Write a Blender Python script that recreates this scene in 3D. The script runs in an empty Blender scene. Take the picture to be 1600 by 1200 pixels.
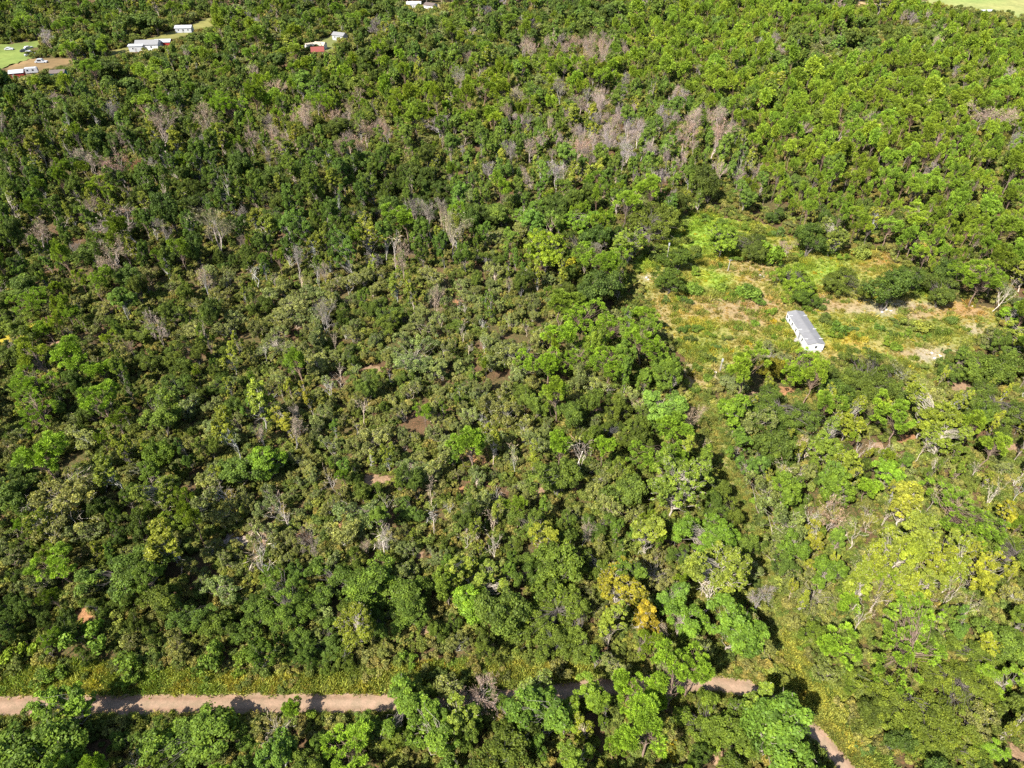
import bpy, math, random
import numpy as np
from mathutils import Vector, Matrix, noise as mnoise

# ------------------------------------------------------------------ scene, camera, light
S = bpy.context.scene
ROOTC = S.collection
rnd = random.Random(7)
HC, PITCH, FPX = 110.0, math.radians(40.0), 1067.0      # camera height, downward pitch, focal length in photo pixels
CP, SP = math.cos(PITCH), math.sin(PITCH)

cam_d = bpy.data.cameras.new('camera'); cam = bpy.data.objects.new('camera', cam_d); ROOTC.objects.link(cam)
cam.location = (0, 0, HC); cam.rotation_euler = (math.pi/2 - PITCH, 0, 0)
cam_d.sensor_width = 36.0; cam_d.lens = 36.0*FPX/1600.0
cam_d.clip_start = 1.0; cam_d.clip_end = 30000.0
S.camera = cam

SUN_EL, SUN_AZ = math.radians(47), math.radians(222)     # sun behind and to the left of the camera
w = bpy.data.worlds.new('World'); S.world = w; w.use_nodes = True
wn = w.node_tree.nodes; bg = wn['Background']
sky = wn.new('ShaderNodeTexSky'); sky.sky_type = 'NISHITA'; sky.sun_disc = False
sky.sun_elevation = SUN_EL; sky.sun_rotation = SUN_AZ
w.node_tree.links.new(sky.outputs[0], bg.inputs[0]); bg.inputs[1].default_value = 0.09
sl = bpy.data.lights.new('sun', 'SUN'); sun = bpy.data.objects.new('sun', sl); ROOTC.objects.link(sun)
sl.energy = 5.0; sl.angle = math.radians(0.5); sl.color = (1.0, 0.94, 0.84)
sdir = Vector((math.sin(SUN_AZ)*math.cos(SUN_EL), math.cos(SUN_AZ)*math.cos(SUN_EL), math.sin(SUN_EL)))
sun.rotation_euler = (-sdir).to_track_quat('-Z', 'Y').to_euler(); sun.location = sdir*300
S.view_settings.view_transform = 'Standard'; S.view_settings.look = 'None'
S.view_settings.gamma = 1.0; S.view_settings.use_curve_mapping = False
S.view_settings.exposure = 1.5
S.render.engine = 'CYCLES'
S.cycles.use_denoising = False
S.cycles.max_bounces = 5; S.cycles.diffuse_bounces = 3; S.cycles.transmission_bounces = 3; S.cycles.glossy_bounces = 2
S.cycles.use_adaptive_sampling = False

# ------------------------------------------------------------------ photo pixel <-> place
def at(px, py, z=0.0):
    """point of the world at height z that the photograph shows at this pixel (1600x1200)"""
    a = (px-800.0)/FPX; b = -(py-600.0)/FPX
    d = Vector((a, CP + b*SP, -SP + b*CP))
    t = (z-HC)/d.z
    return Vector((d.x*t, d.y*t, z))
def pix(x, y, z=0.0):
    zc = y*CP + (HC-z)*SP
    if zc < 1: return (9e9, 9e9, 1)
    yc = y*SP - (HC-z)*CP
    return (800 + FPX*x/zc, 600 - FPX*yc/zc, zc)
def inside(poly, x, y):
    n = len(poly); r = False; j = n-1
    for i in range(n):
        xi, yi = poly[i]; xj, yj = poly[j]
        if (yi > y) != (yj > y) and x < (xj-xi)*(y-yi)/(yj-yi)+xi: r = not r
        j = i
    return r
def nz(x, y, f, o=0.0):
    return mnoise.noise(Vector((x*f+o, y*f-o*.7, o*1.3)))
def seg_dist(pts, x, y):
    best = 1e9
    for (ax, ay), (bx, by) in zip(pts[:-1], pts[1:]):
        dx, dy = bx-ax, by-ay; L = dx*dx+dy*dy
        t = max(0, min(1, ((x-ax)*dx+(y-ay)*dy)/L)) if L else 0
        best = min(best, math.hypot(x-ax-t*dx, y-ay-t*dy))
    return best

# ------------------------------------------------------------------ objects and tags
def tag(o, label=None, cat=None, group=None, kind=None):
    if label: o['label'] = label
    if cat: o['category'] = cat
    if group: o['group'] = group
    if kind: o['kind'] = kind
    return o
def link(name, data, parent=None, loc=None):
    o = bpy.data.objects.new(name, data); ROOTC.objects.link(o)
    if parent: o.parent = parent
    if loc is not None: o.location = loc
    return o
def mesh_np(name, V, F, mats, fmat=None, attrs=None, smooth=False):
    """V (n,3); F list of (m,k) int arrays"""
    me = bpy.data.meshes.new(name)
    V = np.asarray(V, np.float32)
    F = [np.asarray(f, np.int32) for f in F if len(f)]
    me.vertices.add(len(V)); me.vertices.foreach_set('co', V.ravel())
    nl = sum(f.size for f in F); npol = sum(len(f) for f in F)
    me.loops.add(nl); me.polygons.add(npol)
    me.loops.foreach_set('vertex_index', np.concatenate([f.ravel() for f in F]))
    tot = np.concatenate([np.full(len(f), f.shape[1], np.int32) for f in F])
    me.polygons.foreach_set('loop_start', np.concatenate([[0], np.cumsum(tot)[:-1]]).astype(np.int32))
    for m in mats: me.materials.append(m)
    if fmat is not None: me.polygons.foreach_set('material_index', np.asarray(fmat, np.int32))
    me.update(calc_edges=True)
    for k, a in (attrs or {}).items():
        a = np.asarray(a, np.float32)
        if a.ndim == 1:
            at_ = me.attributes.new(k, 'FLOAT', 'POINT'); at_.data.foreach_set('value', a)
        else:
            at_ = me.attributes.new(k, 'FLOAT_COLOR', 'POINT'); at_.data.foreach_set('color', a.ravel())
    if smooth: me.polygons.foreach_set('use_smooth', np.ones(npol, bool))
    return me

# ------------------------------------------------------------------ materials
def newmat(name):
    m = bpy.data.materials.new(name); m.use_nodes = True
    nt = m.node_tree; b = nt.nodes['Principled BSDF']
    return m, nt, b
def N(nt, t, **kw):
    n = nt.nodes.new(t)
    for k, v in kw.items(): setattr(n, k, v)
    return n
def mixc(nt, fac, a, b, mode='MIX'):
    n = N(nt, 'ShaderNodeMix', data_type='RGBA', blend_type=mode)
    for s, v in ((n.inputs[0], fac), (n.inputs[6], a), (n.inputs[7], b)):
        if hasattr(v, 'is_output'): nt.links.new(v, s)
        elif isinstance(v, (int, float)): s.default_value = v
        else: s.default_value = (*v, 1)
    return n.outputs[2]
def noise_n(nt, scale, detail=4, rough=.6, coord='Object'):
    tc = N(nt, 'ShaderNodeTexCoord'); n = N(nt, 'ShaderNodeTexNoise')
    n.inputs['Scale'].default_value = scale; n.inputs['Detail'].default_value = detail; n.inputs['Roughness'].default_value = rough
    nt.links.new(tc.outputs[coord], n.inputs['Vector']); return n.outputs[0]
def ramp(nt, src, p0, p1):
    r = N(nt, 'ShaderNodeMapRange'); r.inputs[1].default_value = p0; r.inputs[2].default_value = p1
    nt.links.new(src, r.inputs[0]); return r.outputs[0]
def mul(nt, a, b):
    m = N(nt, 'ShaderNodeMath', operation='MULTIPLY')
    for s, v in ((m.inputs[0], a), (m.inputs[1], b)):
        if hasattr(v, 'is_output'): nt.links.new(v, s)
        else: s.default_value = v
    return m.outputs[0]
def foliage_mat(name, trans=.33, rough=.55, spec=.25, var=(.5, 1.6), warm=(1.18, 1.06, .7)):
    m, nt, b = newmat(name)
    a = N(nt, 'ShaderNodeAttribute', attribute_type='INSTANCER', attribute_name='tint')
    v = N(nt, 'ShaderNodeAttribute', attribute_type='GEOMETRY', attribute_name='leafvar')
    mr = N(nt, 'ShaderNodeMapRange'); nt.links.new(v.outputs['Fac'], mr.inputs[0])
    mr.inputs[3].default_value, mr.inputs[4].default_value = var
    sc = N(nt, 'ShaderNodeVectorMath', operation='SCALE'); nt.links.new(a.outputs['Color'], sc.inputs[0]); nt.links.new(mr.outputs[0], sc.inputs['Scale'])
    wv = N(nt, 'ShaderNodeAttribute', attribute_type='GEOMETRY', attribute_name='leafhue')
    wm = N(nt, 'ShaderNodeVectorMath', operation='MULTIPLY'); nt.links.new(sc.outputs[0], wm.inputs[0]); wm.inputs[1].default_value = warm
    col = mixc(nt, wv.outputs['Fac'], sc.outputs[0], wm.outputs[0])
    nt.links.new(col, b.inputs['Base Color']); b.inputs['Roughness'].default_value = rough; b.inputs['Specular IOR Level'].default_value = spec
    tr = N(nt, 'ShaderNodeBsdfTranslucent')
    tm = mixc(nt, 1.0, col, (1.35, 1.35, .7), 'MULTIPLY'); nt.links.new(tm, tr.inputs[0])
    ms = N(nt, 'ShaderNodeMixShader'); ms.inputs[0].default_value = trans
    nt.links.new(b.outputs[0], ms.inputs[1]); nt.links.new(tr.outputs[0], ms.inputs[2])
    nt.links.new(ms.outputs[0], nt.nodes['Material Output'].inputs[0]); return m
M = {}
M['needles'] = foliage_mat('pine_needles', .26, .6, .15)
M['leaves'] = foliage_mat('leaves', .24, .6, .15)
M['weeds'] = foliage_mat('weed_leaves', .35, .7, .1, (.6, 1.4), (1.1, 1.02, .8))
def bark_mat(name, attr=True, c1=(.5, .47, .43), c2=(1.3, 1.25, 1.2)):
    m, nt, b = newmat(name)
    a = N(nt, 'ShaderNodeAttribute', attribute_type='INSTANCER', attribute_name='bark')
    f = ramp(nt, noise_n(nt, 1.7, 5, .7), .35, .68)
    col = mixc(nt, 1.0, a.outputs['Color'], mixc(nt, f, c1, c2), 'MULTIPLY')
    nt.links.new(col, b.inputs['Base Color']); b.inputs['Roughness'].default_value = .85; b.inputs['Specular IOR Level'].default_value = .15
    return m
M['bark'] = bark_mat('bark')
def plain(name, c, rough=.7, spec=.2, dirt=.25, scale=1.2, metal=0):
    m, nt, b = newmat(name)
    f = ramp(nt, noise_n(nt, scale, 6, .7), .3, .75)
    f2 = ramp(nt, noise_n(nt, scale*9, 3, .6), .35, .7)
    d = tuple(v*(1-dirt) for v in c)
    col = mixc(nt, f, d, c); col = mixc(nt, mul(nt, f2, dirt*.8), col, tuple(v*.55 for v in c))
    nt.links.new(col, b.inputs['Base Color']); b.inputs['Roughness'].default_value = rough
    b.inputs['Specular IOR Level'].default_value = spec; b.inputs['Metallic'].default_value = metal; return m
for nm, c, r in (('white_siding', (.62, .62, .61), .6), ('roof_grey', (.185, .185, .192), .7), ('roof_pale', (.20, .20, .205), .7), ('window_glass', (.03, .035, .045), .15),
                 ('white_trim', (.78, .78, .76), .5), ('door_grey', (.25, .25, .25), .6), ('skirt', (.5, .5, .48), .8), ('red_paint', (.30, .035, .03), .6), ('teal_paint', (.06, .22, .27), .6),
                 ('roof_brown', (.12, .095, .085), .8), ('tin_white', (.40, .41, .43), .5), ('tyre', (.02, .02, .02), .9), ('grey_pole', (.33, .31, .28), .85),
                 ('car_dark', (.03, .035, .05), .3), ('car_silver', (.45, .46, .48), .35), ('rubble', (.55, .5, .45), .9), ('cream', (.42, .36, .27), .8), ('roof_red', (.19, .05, .04), .7)):
    M[nm] = plain(nm, c, r, .5 if r < .4 else .25)
# ------------------------------------------------------------------ tree models
def unit(a): return a/np.maximum(np.linalg.norm(a, axis=-1, keepdims=True), 1e-9)
def cards(P, Nn, L, W, jit, R, radial=0.0):
    """leaf sprays: a bent diamond per point; radial>0 makes them needle-like, pointing outwards"""
    n = len(P); rv = unit(R.normal(size=(n, 3)))
    if radial:
        t = unit(Nn*radial + rv*(1-radial)); b = unit(np.cross(t, unit(R.normal(size=(n, 3))))); nn = np.cross(t, b)
    else:
        nn = unit(Nn*(1-jit) + rv*jit); t = unit(np.cross(nn, rv)); b = np.cross(nn, t)
    s = R.uniform(.6, 1.35, (n, 1)); l = L*s*.5; w_ = W*s*.5*R.uniform(.7, 1.3, (n, 1))
    off = t*l*.9 if radial else 0
    bend = nn*(l*R.uniform(-.35, .35, (n, 1)))
    V = np.stack([P-t*l+off, P+b*w_+bend*.5+off, P+t*l+bend*.3+off, P-b*w_+bend*.5+off], 1).reshape(-1, 3)
    F = np.arange(4*n).reshape(n, 4); return V, F
def tube(pts, rad, sides=5):
    pts = np.asarray(pts, float); rad = np.asarray(rad, float); n = len(pts)
    d = unit(np.gradient(pts, axis=0)); ref = np.array([.31, .57, .21]); u = unit(np.cross(d, ref)); v = np.cross(d, u)
    a = np.arange(sides)*2*math.pi/sides
    V = (pts[:, None]+rad[:, None, None]*(np.cos(a)[None, :, None]*u[:, None]+np.sin(a)[None, :, None]*v[:, None])).reshape(-1, 3)
    i = np.arange(n-1)[:, None]*sides; k = np.arange(sides)[None]; k2 = (k+1) % sides
    F = np.stack([i+k, i+k2, i+sides+k2, i+sides+k], -1).reshape(-1, 4); return V, F
class Geo:
    def __init__(s): s.V = []; s.F = []; s.lv = []; s.lh = []; s.n = 0
    def add(s, V, F, lv=.5, lh=0.):
        s.V.append(V); s.F.append(F+s.n); s.n += len(V)
        s.lv.append(np.broadcast_to(lv, (len(V),)).astype(float)); s.lh.append(np.broadcast_to(lh, (len(V),)).astype(float))
    def arr(s):
        if not s.V: return np.zeros((0, 3)), np.zeros((0, 4), int), np.zeros(0), np.zeros(0)
        return np.concatenate(s.V), np.concatenate(s.F), np.concatenate(s.lv), np.concatenate(s.lh)

def curve(a, b, sag, R, n=5, wob=.12):
    a = np.asarray(a, float); b = np.asarray(b, float); t = np.linspace(0, 1, n)[:, None]
    p = a+(b-a)*t; L = np.linalg.norm(b-a); p[:, 2] += sag*np.sin(t[:, 0]*math.pi)*L
    p[1:-1] += R.normal(size=(n-2, 3))*L*wob*.5; return p

SPEC = dict(
    # H, rx, rz, cz, lumps, lump radius, cards per lump, L, W, jitter, radial, flat, trunk radius
    pine  =dict(H=15, rx=3.3, rz=3.7, cz=10.6, nl=62, lr=(.42, .82), nc=150, L=.46, W=.12, jit=.5, rad=.68, flat=.8, tr=.20, sub=4, mat='needles'),
    oak   =dict(H=9,  rx=3.9, rz=3.4, cz=4.9,  nl=92, lr=(.45, 1.0), nc=150, L=.31, W=.19, jit=.48, rad=0, flat=.85, tr=.22, sub=5, mat='leaves'),
    scrub =dict(H=5.4, rx=2.6, rz=2.1, cz=3.0, nl=60, lr=(.28, .66), nc=92, L=.27, W=.15, jit=.52, rad=0, flat=.85, tr=.11, sub=4, mat='leaves'),
    leaf  =dict(H=13, rx=3.2, rz=4.8, cz=8.0,  nl=104, lr=(.38, .85), nc=125, L=.34, W=.22, jit=.48, rad=0, flat=.75, tr=.17, sub=5, mat='leaves'),
    gold  =dict(H=13, rx=2.2, rz=4.9, cz=7.6,  nl=100, lr=(.25, .6), nc=85, L=.33, W=.2, jit=.52, rad=0, flat=.7, tr=.14, sub=4, mat='leaves'),
    bush  =dict(H=2.2, rx=1.25, rz=.95, cz=1.0, nl=22, lr=(.25, .5), nc=60, L=.27, W=.14, jit=.52, rad=0, flat=.9, tr=.05, sub=3, mat='leaves'),
)
def live_tree(kind, seed, far=False, big=1.0):
    p = dict(SPEC[kind]); R = np.random.default_rng(seed*977+len(kind)*131)
    if big > 1:      # a broad old tree: wider crown of more clumps, not bigger leaves
        p['rx'] *= big; p['rz'] *= 1+(big-1)*.35; p['nl'] = int(p['nl']*big**1.7); p['sub'] += 3; p['tr'] *= 1.4; p['cz'] *= 1.05
        p['lr'] = (p['lr'][0], p['lr'][1]*1.12)
    T, Cn = Geo(), Geo()
    lean = R.normal(size=2)*.03*p['H']
    # sub-crowns make the outline uneven
    subs = []
    for k in range(p['sub']):
        o = R.normal(size=3)*[.55, .55, .30]*np.array([p['rx'], p['rx'], p['rz']])
        subs.append((o, R.uniform(.4, .8)))
    cc = np.array([lean[0], lean[1], p['cz']])
    lc, lrs = [], []
    nl = p['nl']
    for i in range(nl):
        o, s = subs[i % len(subs)]
        d = unit(R.normal(size=3)); 
        if d[2] < -.35 and R.random() < .7: d[2] *= -1
        rr = R.uniform(.35, 1.06)**.5
        c = cc+o+d*rr*s*np.array([p['rx'], p['rx'], p['rz']])
        c[2] = max(c[2], p['lr'][0]*.8 if kind in ('oak', 'scrub', 'bush') else p['H']*.22)
        lc.append(c); lrs.append(R.uniform(*p['lr']))
    nc = p['nc'] if not far else max(12, int(p['nc']*.32))
    gl = 1.0 if not far else 1.7
    for c, r in zip(lc, lrs):
        n = max(8, int(nc*(r/np.mean(p['lr']))**1.6))
        d = unit(R.normal(size=(n, 3))+[0, 0, .35])
        rr = R.uniform(.55, 1.08, (n, 1)); P = c+d*rr*r*np.array([1, 1, p['flat']])
        if kind == 'pine':
            P = c+d*rr*r*.62*np.array([1, 1, p['flat']])
        out = unit(d*.75+unit(P-cc)*.45+[0, 0, .2])
        V, F = cards(P, out, p['L']*gl, p['W']*gl*(1.25 if far else 1), p['jit'], R, p['rad'])
        lump = R.normal()*.19
        lv = np.clip(np.repeat(R.normal(.5, .2, n)+lump, 4), 0, 1); lh = np.clip(np.repeat(R.normal(.25, .3, n)+lump, 4), 0, 1)
        Cn.add(V, F, lv, lh)
    # trunk and limbs
    top = cc+[0, 0, p['rz']*.45]; sd = 6 if not far else 4
    tp = curve([0, 0, -.15], top, 0, R, 6, .05); tr = p['tr']*np.linspace(1, .3, 6)
    if kind in ('scrub', 'bush', 'oak'):      # several stems
        V, F = tube(tp, tr, sd); T.add(V, F)
        for k in range(3 if kind != 'oak' else 2):
            o, s = subs[k % len(subs)]
            V, F = tube(curve([R.normal()*.1, R.normal()*.1, -.1], cc+o, 0, R, 5, .15), p['tr']*np.linspace(.8, .25, 5), 4); T.add(V, F)
    else:
        V, F = tube(tp, tr, sd); T.add(V, F)
    if kind in ('scrub', 'gold', 'leaf', 'oak') and not far:      # pale twigs that reach out of the leaves
        for c in lc:
            if R.random() > (.9 if kind in ('scrub', 'gold') else .4): continue
            d = unit(c-cc+R.normal(size=3)*.8+[0, 0, .5]); q = c+d*R.uniform(.5, 1.2)*p['lr'][1]
            V, F = tube(curve(c-d*.5, q, .04, R, 4, .2), np.array([.035, .03, .022, .01])*(1.25 if kind == 'gold' else 1), 3); T.add(V, F)
    step = 1 if not far else 3
    for c in lc[::step]:
        if kind == 'bush' and R.random() < .5: continue
        t = np.clip((c[2]-p['H']*.12)/(top[2])-R.uniform(.08, .22), .2, .95)
        k = t*5; i = min(int(k), 4); a = tp[i]+(tp[i+1]-tp[i])*(k-i)
        r0 = p['tr']*(1-.7*t)*.45
        V, F = tube(curve(a, c, .05, R, 4, .16), r0*np.array([1, .75, .5, .22]), 3); T.add(V, F)
    if kind in ('pine', 'leaf', 'gold') and not far:    # dead lower limbs
        for k in range(5 if kind == 'pine' else 4):
            z = R.uniform(.25, .6)*p['H']; a = np.array([lean[0]*z/p['H'], lean[1]*z/p['H'], z]); an = R.uniform(0, 6.28)
            b = a+np.array([math.cos(an), math.sin(an), R.uniform(-.1, .6)])*R.uniform(.8, 2.2)
            V, F = tube(curve(a, b, .05, R, 4, .2), np.array([.05, .04, .03, .012]), 3); T.add(V, F)
    return T, Cn
def bare_tree(kind, seed, far=False):
    """leafless: kind 'bare' = fine twiggy round crown; 'snag' = dead bleached trunk with few limbs"""
    R = np.random.default_rng(seed*613+len(kind)*17); T, Cn = Geo(), Geo()
    H = 11.0 if kind == 'bare' else 8.0
    def grow(a, d, L, r, lev):
        b = a+d*L; pts = curve(a, b, .03, R, 4 if lev < 3 else 3, .13); rr = np.linspace(r, r*.55, len(pts))
        V, F = tube(pts, rr, 5 if lev == 0 else 3); (T if lev < 3 else Cn).add(V, F, R.uniform(.2, .9), R.uniform(0, .6))
        if lev >= (4 if kind == 'bare' else 3): return
        if lev >= 3 and far: return
        nb = ([4, 4, 4, 4] if kind == 'bare' else [5, 3, 2, 2])[lev]
        for k in range(nb):
            t = R.uniform(.45, 1.0) if lev else R.uniform(.4, 1.0)
            q = a+(b-a)*t; side = unit(R.normal(size=3)); spread = R.uniform(.45, .95) if lev else R.uniform(.4, .85)
            nd = unit(d*(1-spread*.55)+side*spread*.75+[0, 0, .22]); 
            grow(q, nd, L*R.uniform(.45, .72) if lev else L*R.uniform(.42, .66), r*(1-.4*t)*.58, lev+1)
    d0 = unit(np.array([R.normal()*.06, R.normal()*.06, 1.0]))
    stems = 1 if (kind == 'snag' and R.random() < .6) else 2
    for k in range(stems):
        dd = unit(d0+np.array([R.normal(), R.normal(), 0])*.16*(k > 0))
        grow(np.array([R.normal()*.15, R.normal()*.15, -.15]), dd, H*R.uniform(.5, .62), .15 if kind == 'bare' else .085, 0)
    V, F, _, _ = Cn.arr()
    # twig ends: thin slivers round the ends of the branches
    nt = 1100 if kind == 'bare' else 60
    if far: nt = int(nt*.45)
    if len(V):
        P = V[R.integers(0, len(V), nt)]; c = V.mean(0)
        V2, F2 = cards(P, unit(P-c+R.normal(size=P.shape)*.6), .75 if not far else 1.2, (.04 if not far else .13), .4, R, .6)
        Cn.add(V2, F2, np.repeat(R.uniform(0, 1, nt), 4), np.repeat(R.uniform(0, .8, nt), 4))
    if kind == 'bare':       # dry leaves left on the twigs
        n3 = 260 if not far else 130
        P = V[R.integers(0, len(V), n3)]+R.normal(size=(n3, 3))*.25
        V3, F3 = cards(P, unit(R.normal(size=P.shape)), .26 if not far else .5, .16 if not far else .3, .9, R)
        Cn.add(V3, F3, np.repeat(R.uniform(.1, .9, n3), 4), np.repeat(R.uniform(0, 1, n3), 4))
    return T, Cn
def tuft(seed, hgt=.8, n=70):
    R = np.random.default_rng(seed+5); C_ = Geo()
    P = R.normal(size=(n, 3))*[.38, .38, 0]; d = unit(R.normal(size=(n, 3))*[.55, .55, 0]+[0, 0, 1])
    V, F = cards(P, d, hgt, .13, .3, R, .85); C_.add(V, F, np.repeat(R.uniform(0, 1, n), 4), np.repeat(R.uniform(0, 1, n), 4))
    m = n//2; P = R.normal(size=(m, 3))*[.4, .4, .12]+[0, 0, hgt*.5]; P[:, 2] = np.abs(P[:, 2])
    V, F = cards(P, unit(R.normal(size=(m, 3))+[0, 0, .6]), .3, .17, .6, R); C_.add(V, F, np.repeat(R.uniform(.2, 1, m), 4), np.repeat(R.uniform(0, 1, m), 4))
    return Geo(), C_

SIZE = {k: (2*v['rx']*1.12, v['H']) for k, v in SPEC.items()}; SIZE['bare'] = (8.0, 12.5); SIZE['snag'] = (4.6, 8.5)
CZ = {k: v['cz']/v['H'] for k, v in SPEC.items()}; CZ['bare'] = .64; CZ['snag'] = .6
NV = dict(pine=8, oak=8, scrub=9, leaf=7, gold=7, bare=6, snag=6, bush=5)
NB = dict(pine=3, oak=4, leaf=3, gold=2, scrub=3)      # broad variants
MOD = {}; SRC = {}
LEAFM = lambda k: M['needles'] if k == 'pine' else (M['bark2'] if k in ('bare', 'snag') else M['leaves'])
M['bark2'] = foliage_mat('bare_twigs', .12, .8, .1, (.6, 1.3), (1.1, .9, .75))
def make_models():
    for k, nv in NV.items():
        MOD[k] = []
        for far in (False, True):
            col = bpy.data.collections.new('%s_%s_models' % (k, 'far' if far else 'near'))
            nb = NB.get(k, 0) if not far else 0
            for s in range(nv+nb):
                T, Cn = bare_tree(k, s+1, far) if k in ('bare', 'snag') else live_tree(k, s+1, far, 1.75 if s >= nv else 1.0)
                tv, tf, _, _ = T.arr(); cv, cf, lv, lh = Cn.arr()
                # size actually reached, so that hand-placed trees get the width they need
                if not far:
                    tm = mesh_np('%s_trunk' % k, tv, [tf], [M['bark']], smooth=True)
                    cm = mesh_np('%s_crown' % k, cv, [cf], [LEAFM(k)], attrs=dict(leafvar=lv, leafhue=lh))
                    q = np.percentile(cv, [1.5, 98.5], axis=0); wd = float((q[1]-q[0])[:2].mean()); ctr = (q[0]+q[1])/2
                    MOD[k].append((tm, cm, wd, float(ctr[2]), float(cv[:, 2].max()), (float(ctr[0]), float(ctr[1]))))
                if s >= nv: continue
                V = np.concatenate([tv, cv])
                me = mesh_np('%s_whole' % k, V, [tf, cf+len(tv)], [M['bark'], LEAFM(k)], fmat=[0]*len(tf)+[1]*len(cf),
                             attrs=dict(leafvar=np.concatenate([np.full(len(tv), .5), lv]), leafhue=np.concatenate([np.zeros(len(tv)), lh])))
                o = bpy.data.objects.new('%s_model_%02d' % (k, s), me); col.objects.link(o)
            SRC[k, far] = col
    col = bpy.data.collections.new('weed_models')
    for s in range(5):
        _, Cn = tuft(s, .55+.14*s, 60); V, F, lv, lh = Cn.arr()
        col.objects.link(bpy.data.objects.new('weed_model_%02d' % s, mesh_np('weed_whole', V, [F], [M['weeds']], attrs=dict(leafvar=lv, leafhue=lh))))
    SRC['weed', False] = col
make_models()

def gn_instances(name, col, items, mat=None):
    """ONE object that scatters the models of a collection; items: (x, y, z, rot, sx, sz, variant, tint, bark)"""
    n = len(items); me = bpy.data.meshes.new(name); me.vertices.add(n)
    me.vertices.foreach_set('co', np.array([it[:3] for it in items], np.float32).ravel())
    def attr(nm, tp, vals, key):
        a = me.attributes.new(nm, tp, 'POINT'); a.data.foreach_set(key, np.asarray(vals).ravel())
    attr('rot', 'FLOAT_VECTOR', np.array([(it[9][0] if len(it) > 9 else 0, it[9][1] if len(it) > 9 else 0, it[3]) for it in items], np.float32), 'vector')
    attr('scl', 'FLOAT_VECTOR', np.array([(it[4]*1.1, it[4]*.9, it[5]) for it in items], np.float32), 'vector')
    attr('variant', 'INT', np.array([it[6] for it in items], np.int32), 'value')
    attr('tint', 'FLOAT_COLOR', np.array([(*it[7], 1) for it in items], np.float32), 'color')
    attr('bark', 'FLOAT_COLOR', np.array([(*it[8], 1) for it in items], np.float32), 'color')
    o = link(name, me)
    g = bpy.data.node_groups.new(name+'_scatter', 'GeometryNodeTree')
    g.interface.new_socket('Geometry', in_out='INPUT', socket_type='NodeSocketGeometry'); g.interface.new_socket('Geometry', in_out='OUTPUT', socket_type='NodeSocketGeometry')
    gi, go = g.nodes.new('NodeGroupInput'), g.nodes.new('NodeGroupOutput')
    ip = g.nodes.new('GeometryNodeInstanceOnPoints'); ci = g.nodes.new('GeometryNodeCollectionInfo')
    ci.inputs['Collection'].default_value = col; ci.inputs['Separate Children'].default_value = True; ci.inputs['Reset Children'].default_value = True
    def na(nm, tp):
        x = g.nodes.new('GeometryNodeInputNamedAttribute'); x.data_type = tp; x.inputs[0].default_value = nm; return x.outputs[0]
    e = g.nodes.new('FunctionNodeEulerToRotation')
    L = g.links.new
    L(gi.outputs[0], ip.inputs['Points']); L(ci.outputs[0], ip.inputs['Instance']); ip.inputs['Pick Instance'].default_value = True
    L(na('variant', 'INT'), ip.inputs['Instance Index']); L(na('rot', 'FLOAT_VECTOR'), e.inputs[0]); L(e.outputs[0], ip.inputs['Rotation'])
    L(na('scl', 'FLOAT_VECTOR'), ip.inputs['Scale']); L(ip.outputs[0], go.inputs[0])
    md = o.modifiers.new('scatter', 'NODES'); md.node_group = g
    return o
# ------------------------------------------------------------------ places, as ground outlines
def G(pts): return [tuple(at(*p)[:2]) for p in pts]
CLEAR_PX = [(985, 412), (1005, 388), (1030, 402), (1040, 372), (1062, 340), (1105, 332), (1150, 345), (1200, 352), (1240, 372), (1300, 388), (1385, 395), (1410, 425),
            (1480, 470), (1555, 482), (1562, 515), (1490, 548), (1475, 572), (1440, 592), (1400, 568), (1330, 556), (1290, 565), (1225, 548), (1150, 552), (1128, 590), (1092, 628),
            (1066, 605), (1072, 560), (1040, 520), (1012, 470), (990, 440)]
CLEAR = G(CLEAR_PX)
TRAIL_PX = [(1085, 615), (1108, 655), (1128, 700), (1142, 750), (1160, 800), (1182, 860), (1205, 930), (1222, 985), (1240, 1040), (1262, 1085)]
TRAIL = G(TRAIL_PX)
ROAD_PX = [(-700, 1102), (-300, 1103), (0, 1103), (200, 1101), (420, 1100), (590, 1099), (740, 1096), (880, 1082), (1000, 1070), (1110, 1068), (1170, 1078), (1220, 1104), (1268, 1142), (1306, 1182), (1340, 1225), (1380, 1285), (1450, 1400)]
ROAD = G(ROAD_PX)
VERGE_PX = [(-700, 1022), (0, 1040), (120, 1036), (280, 1046), (420, 1058), (560, 1046), (700, 1034), (760, 1030), (900, 1032), (940, 1054), (720, 1080), (590, 1083), (0, 1087), (-700, 1086)]
VERGE = G(VERGE_PX)
BEND_PX = [(1180, 1050), (1215, 1000), (1240, 985), (1275, 1040), (1310, 1080), (1340, 1110), (1352, 1150), (1400, 1200), (1420, 1260), (1360, 1260), (1320, 1190), (1275, 1140), (1225, 1092)]
BEND = G(BEND_PX)
FIELD_PX = [(1440, -4), (1462, 10), (1500, 16), (1535, 21), (1570, 27), (1605, 34), (1700, 50), (1900, 60), (1900, -60), (1500, -60), (1400, -30)]
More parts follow.
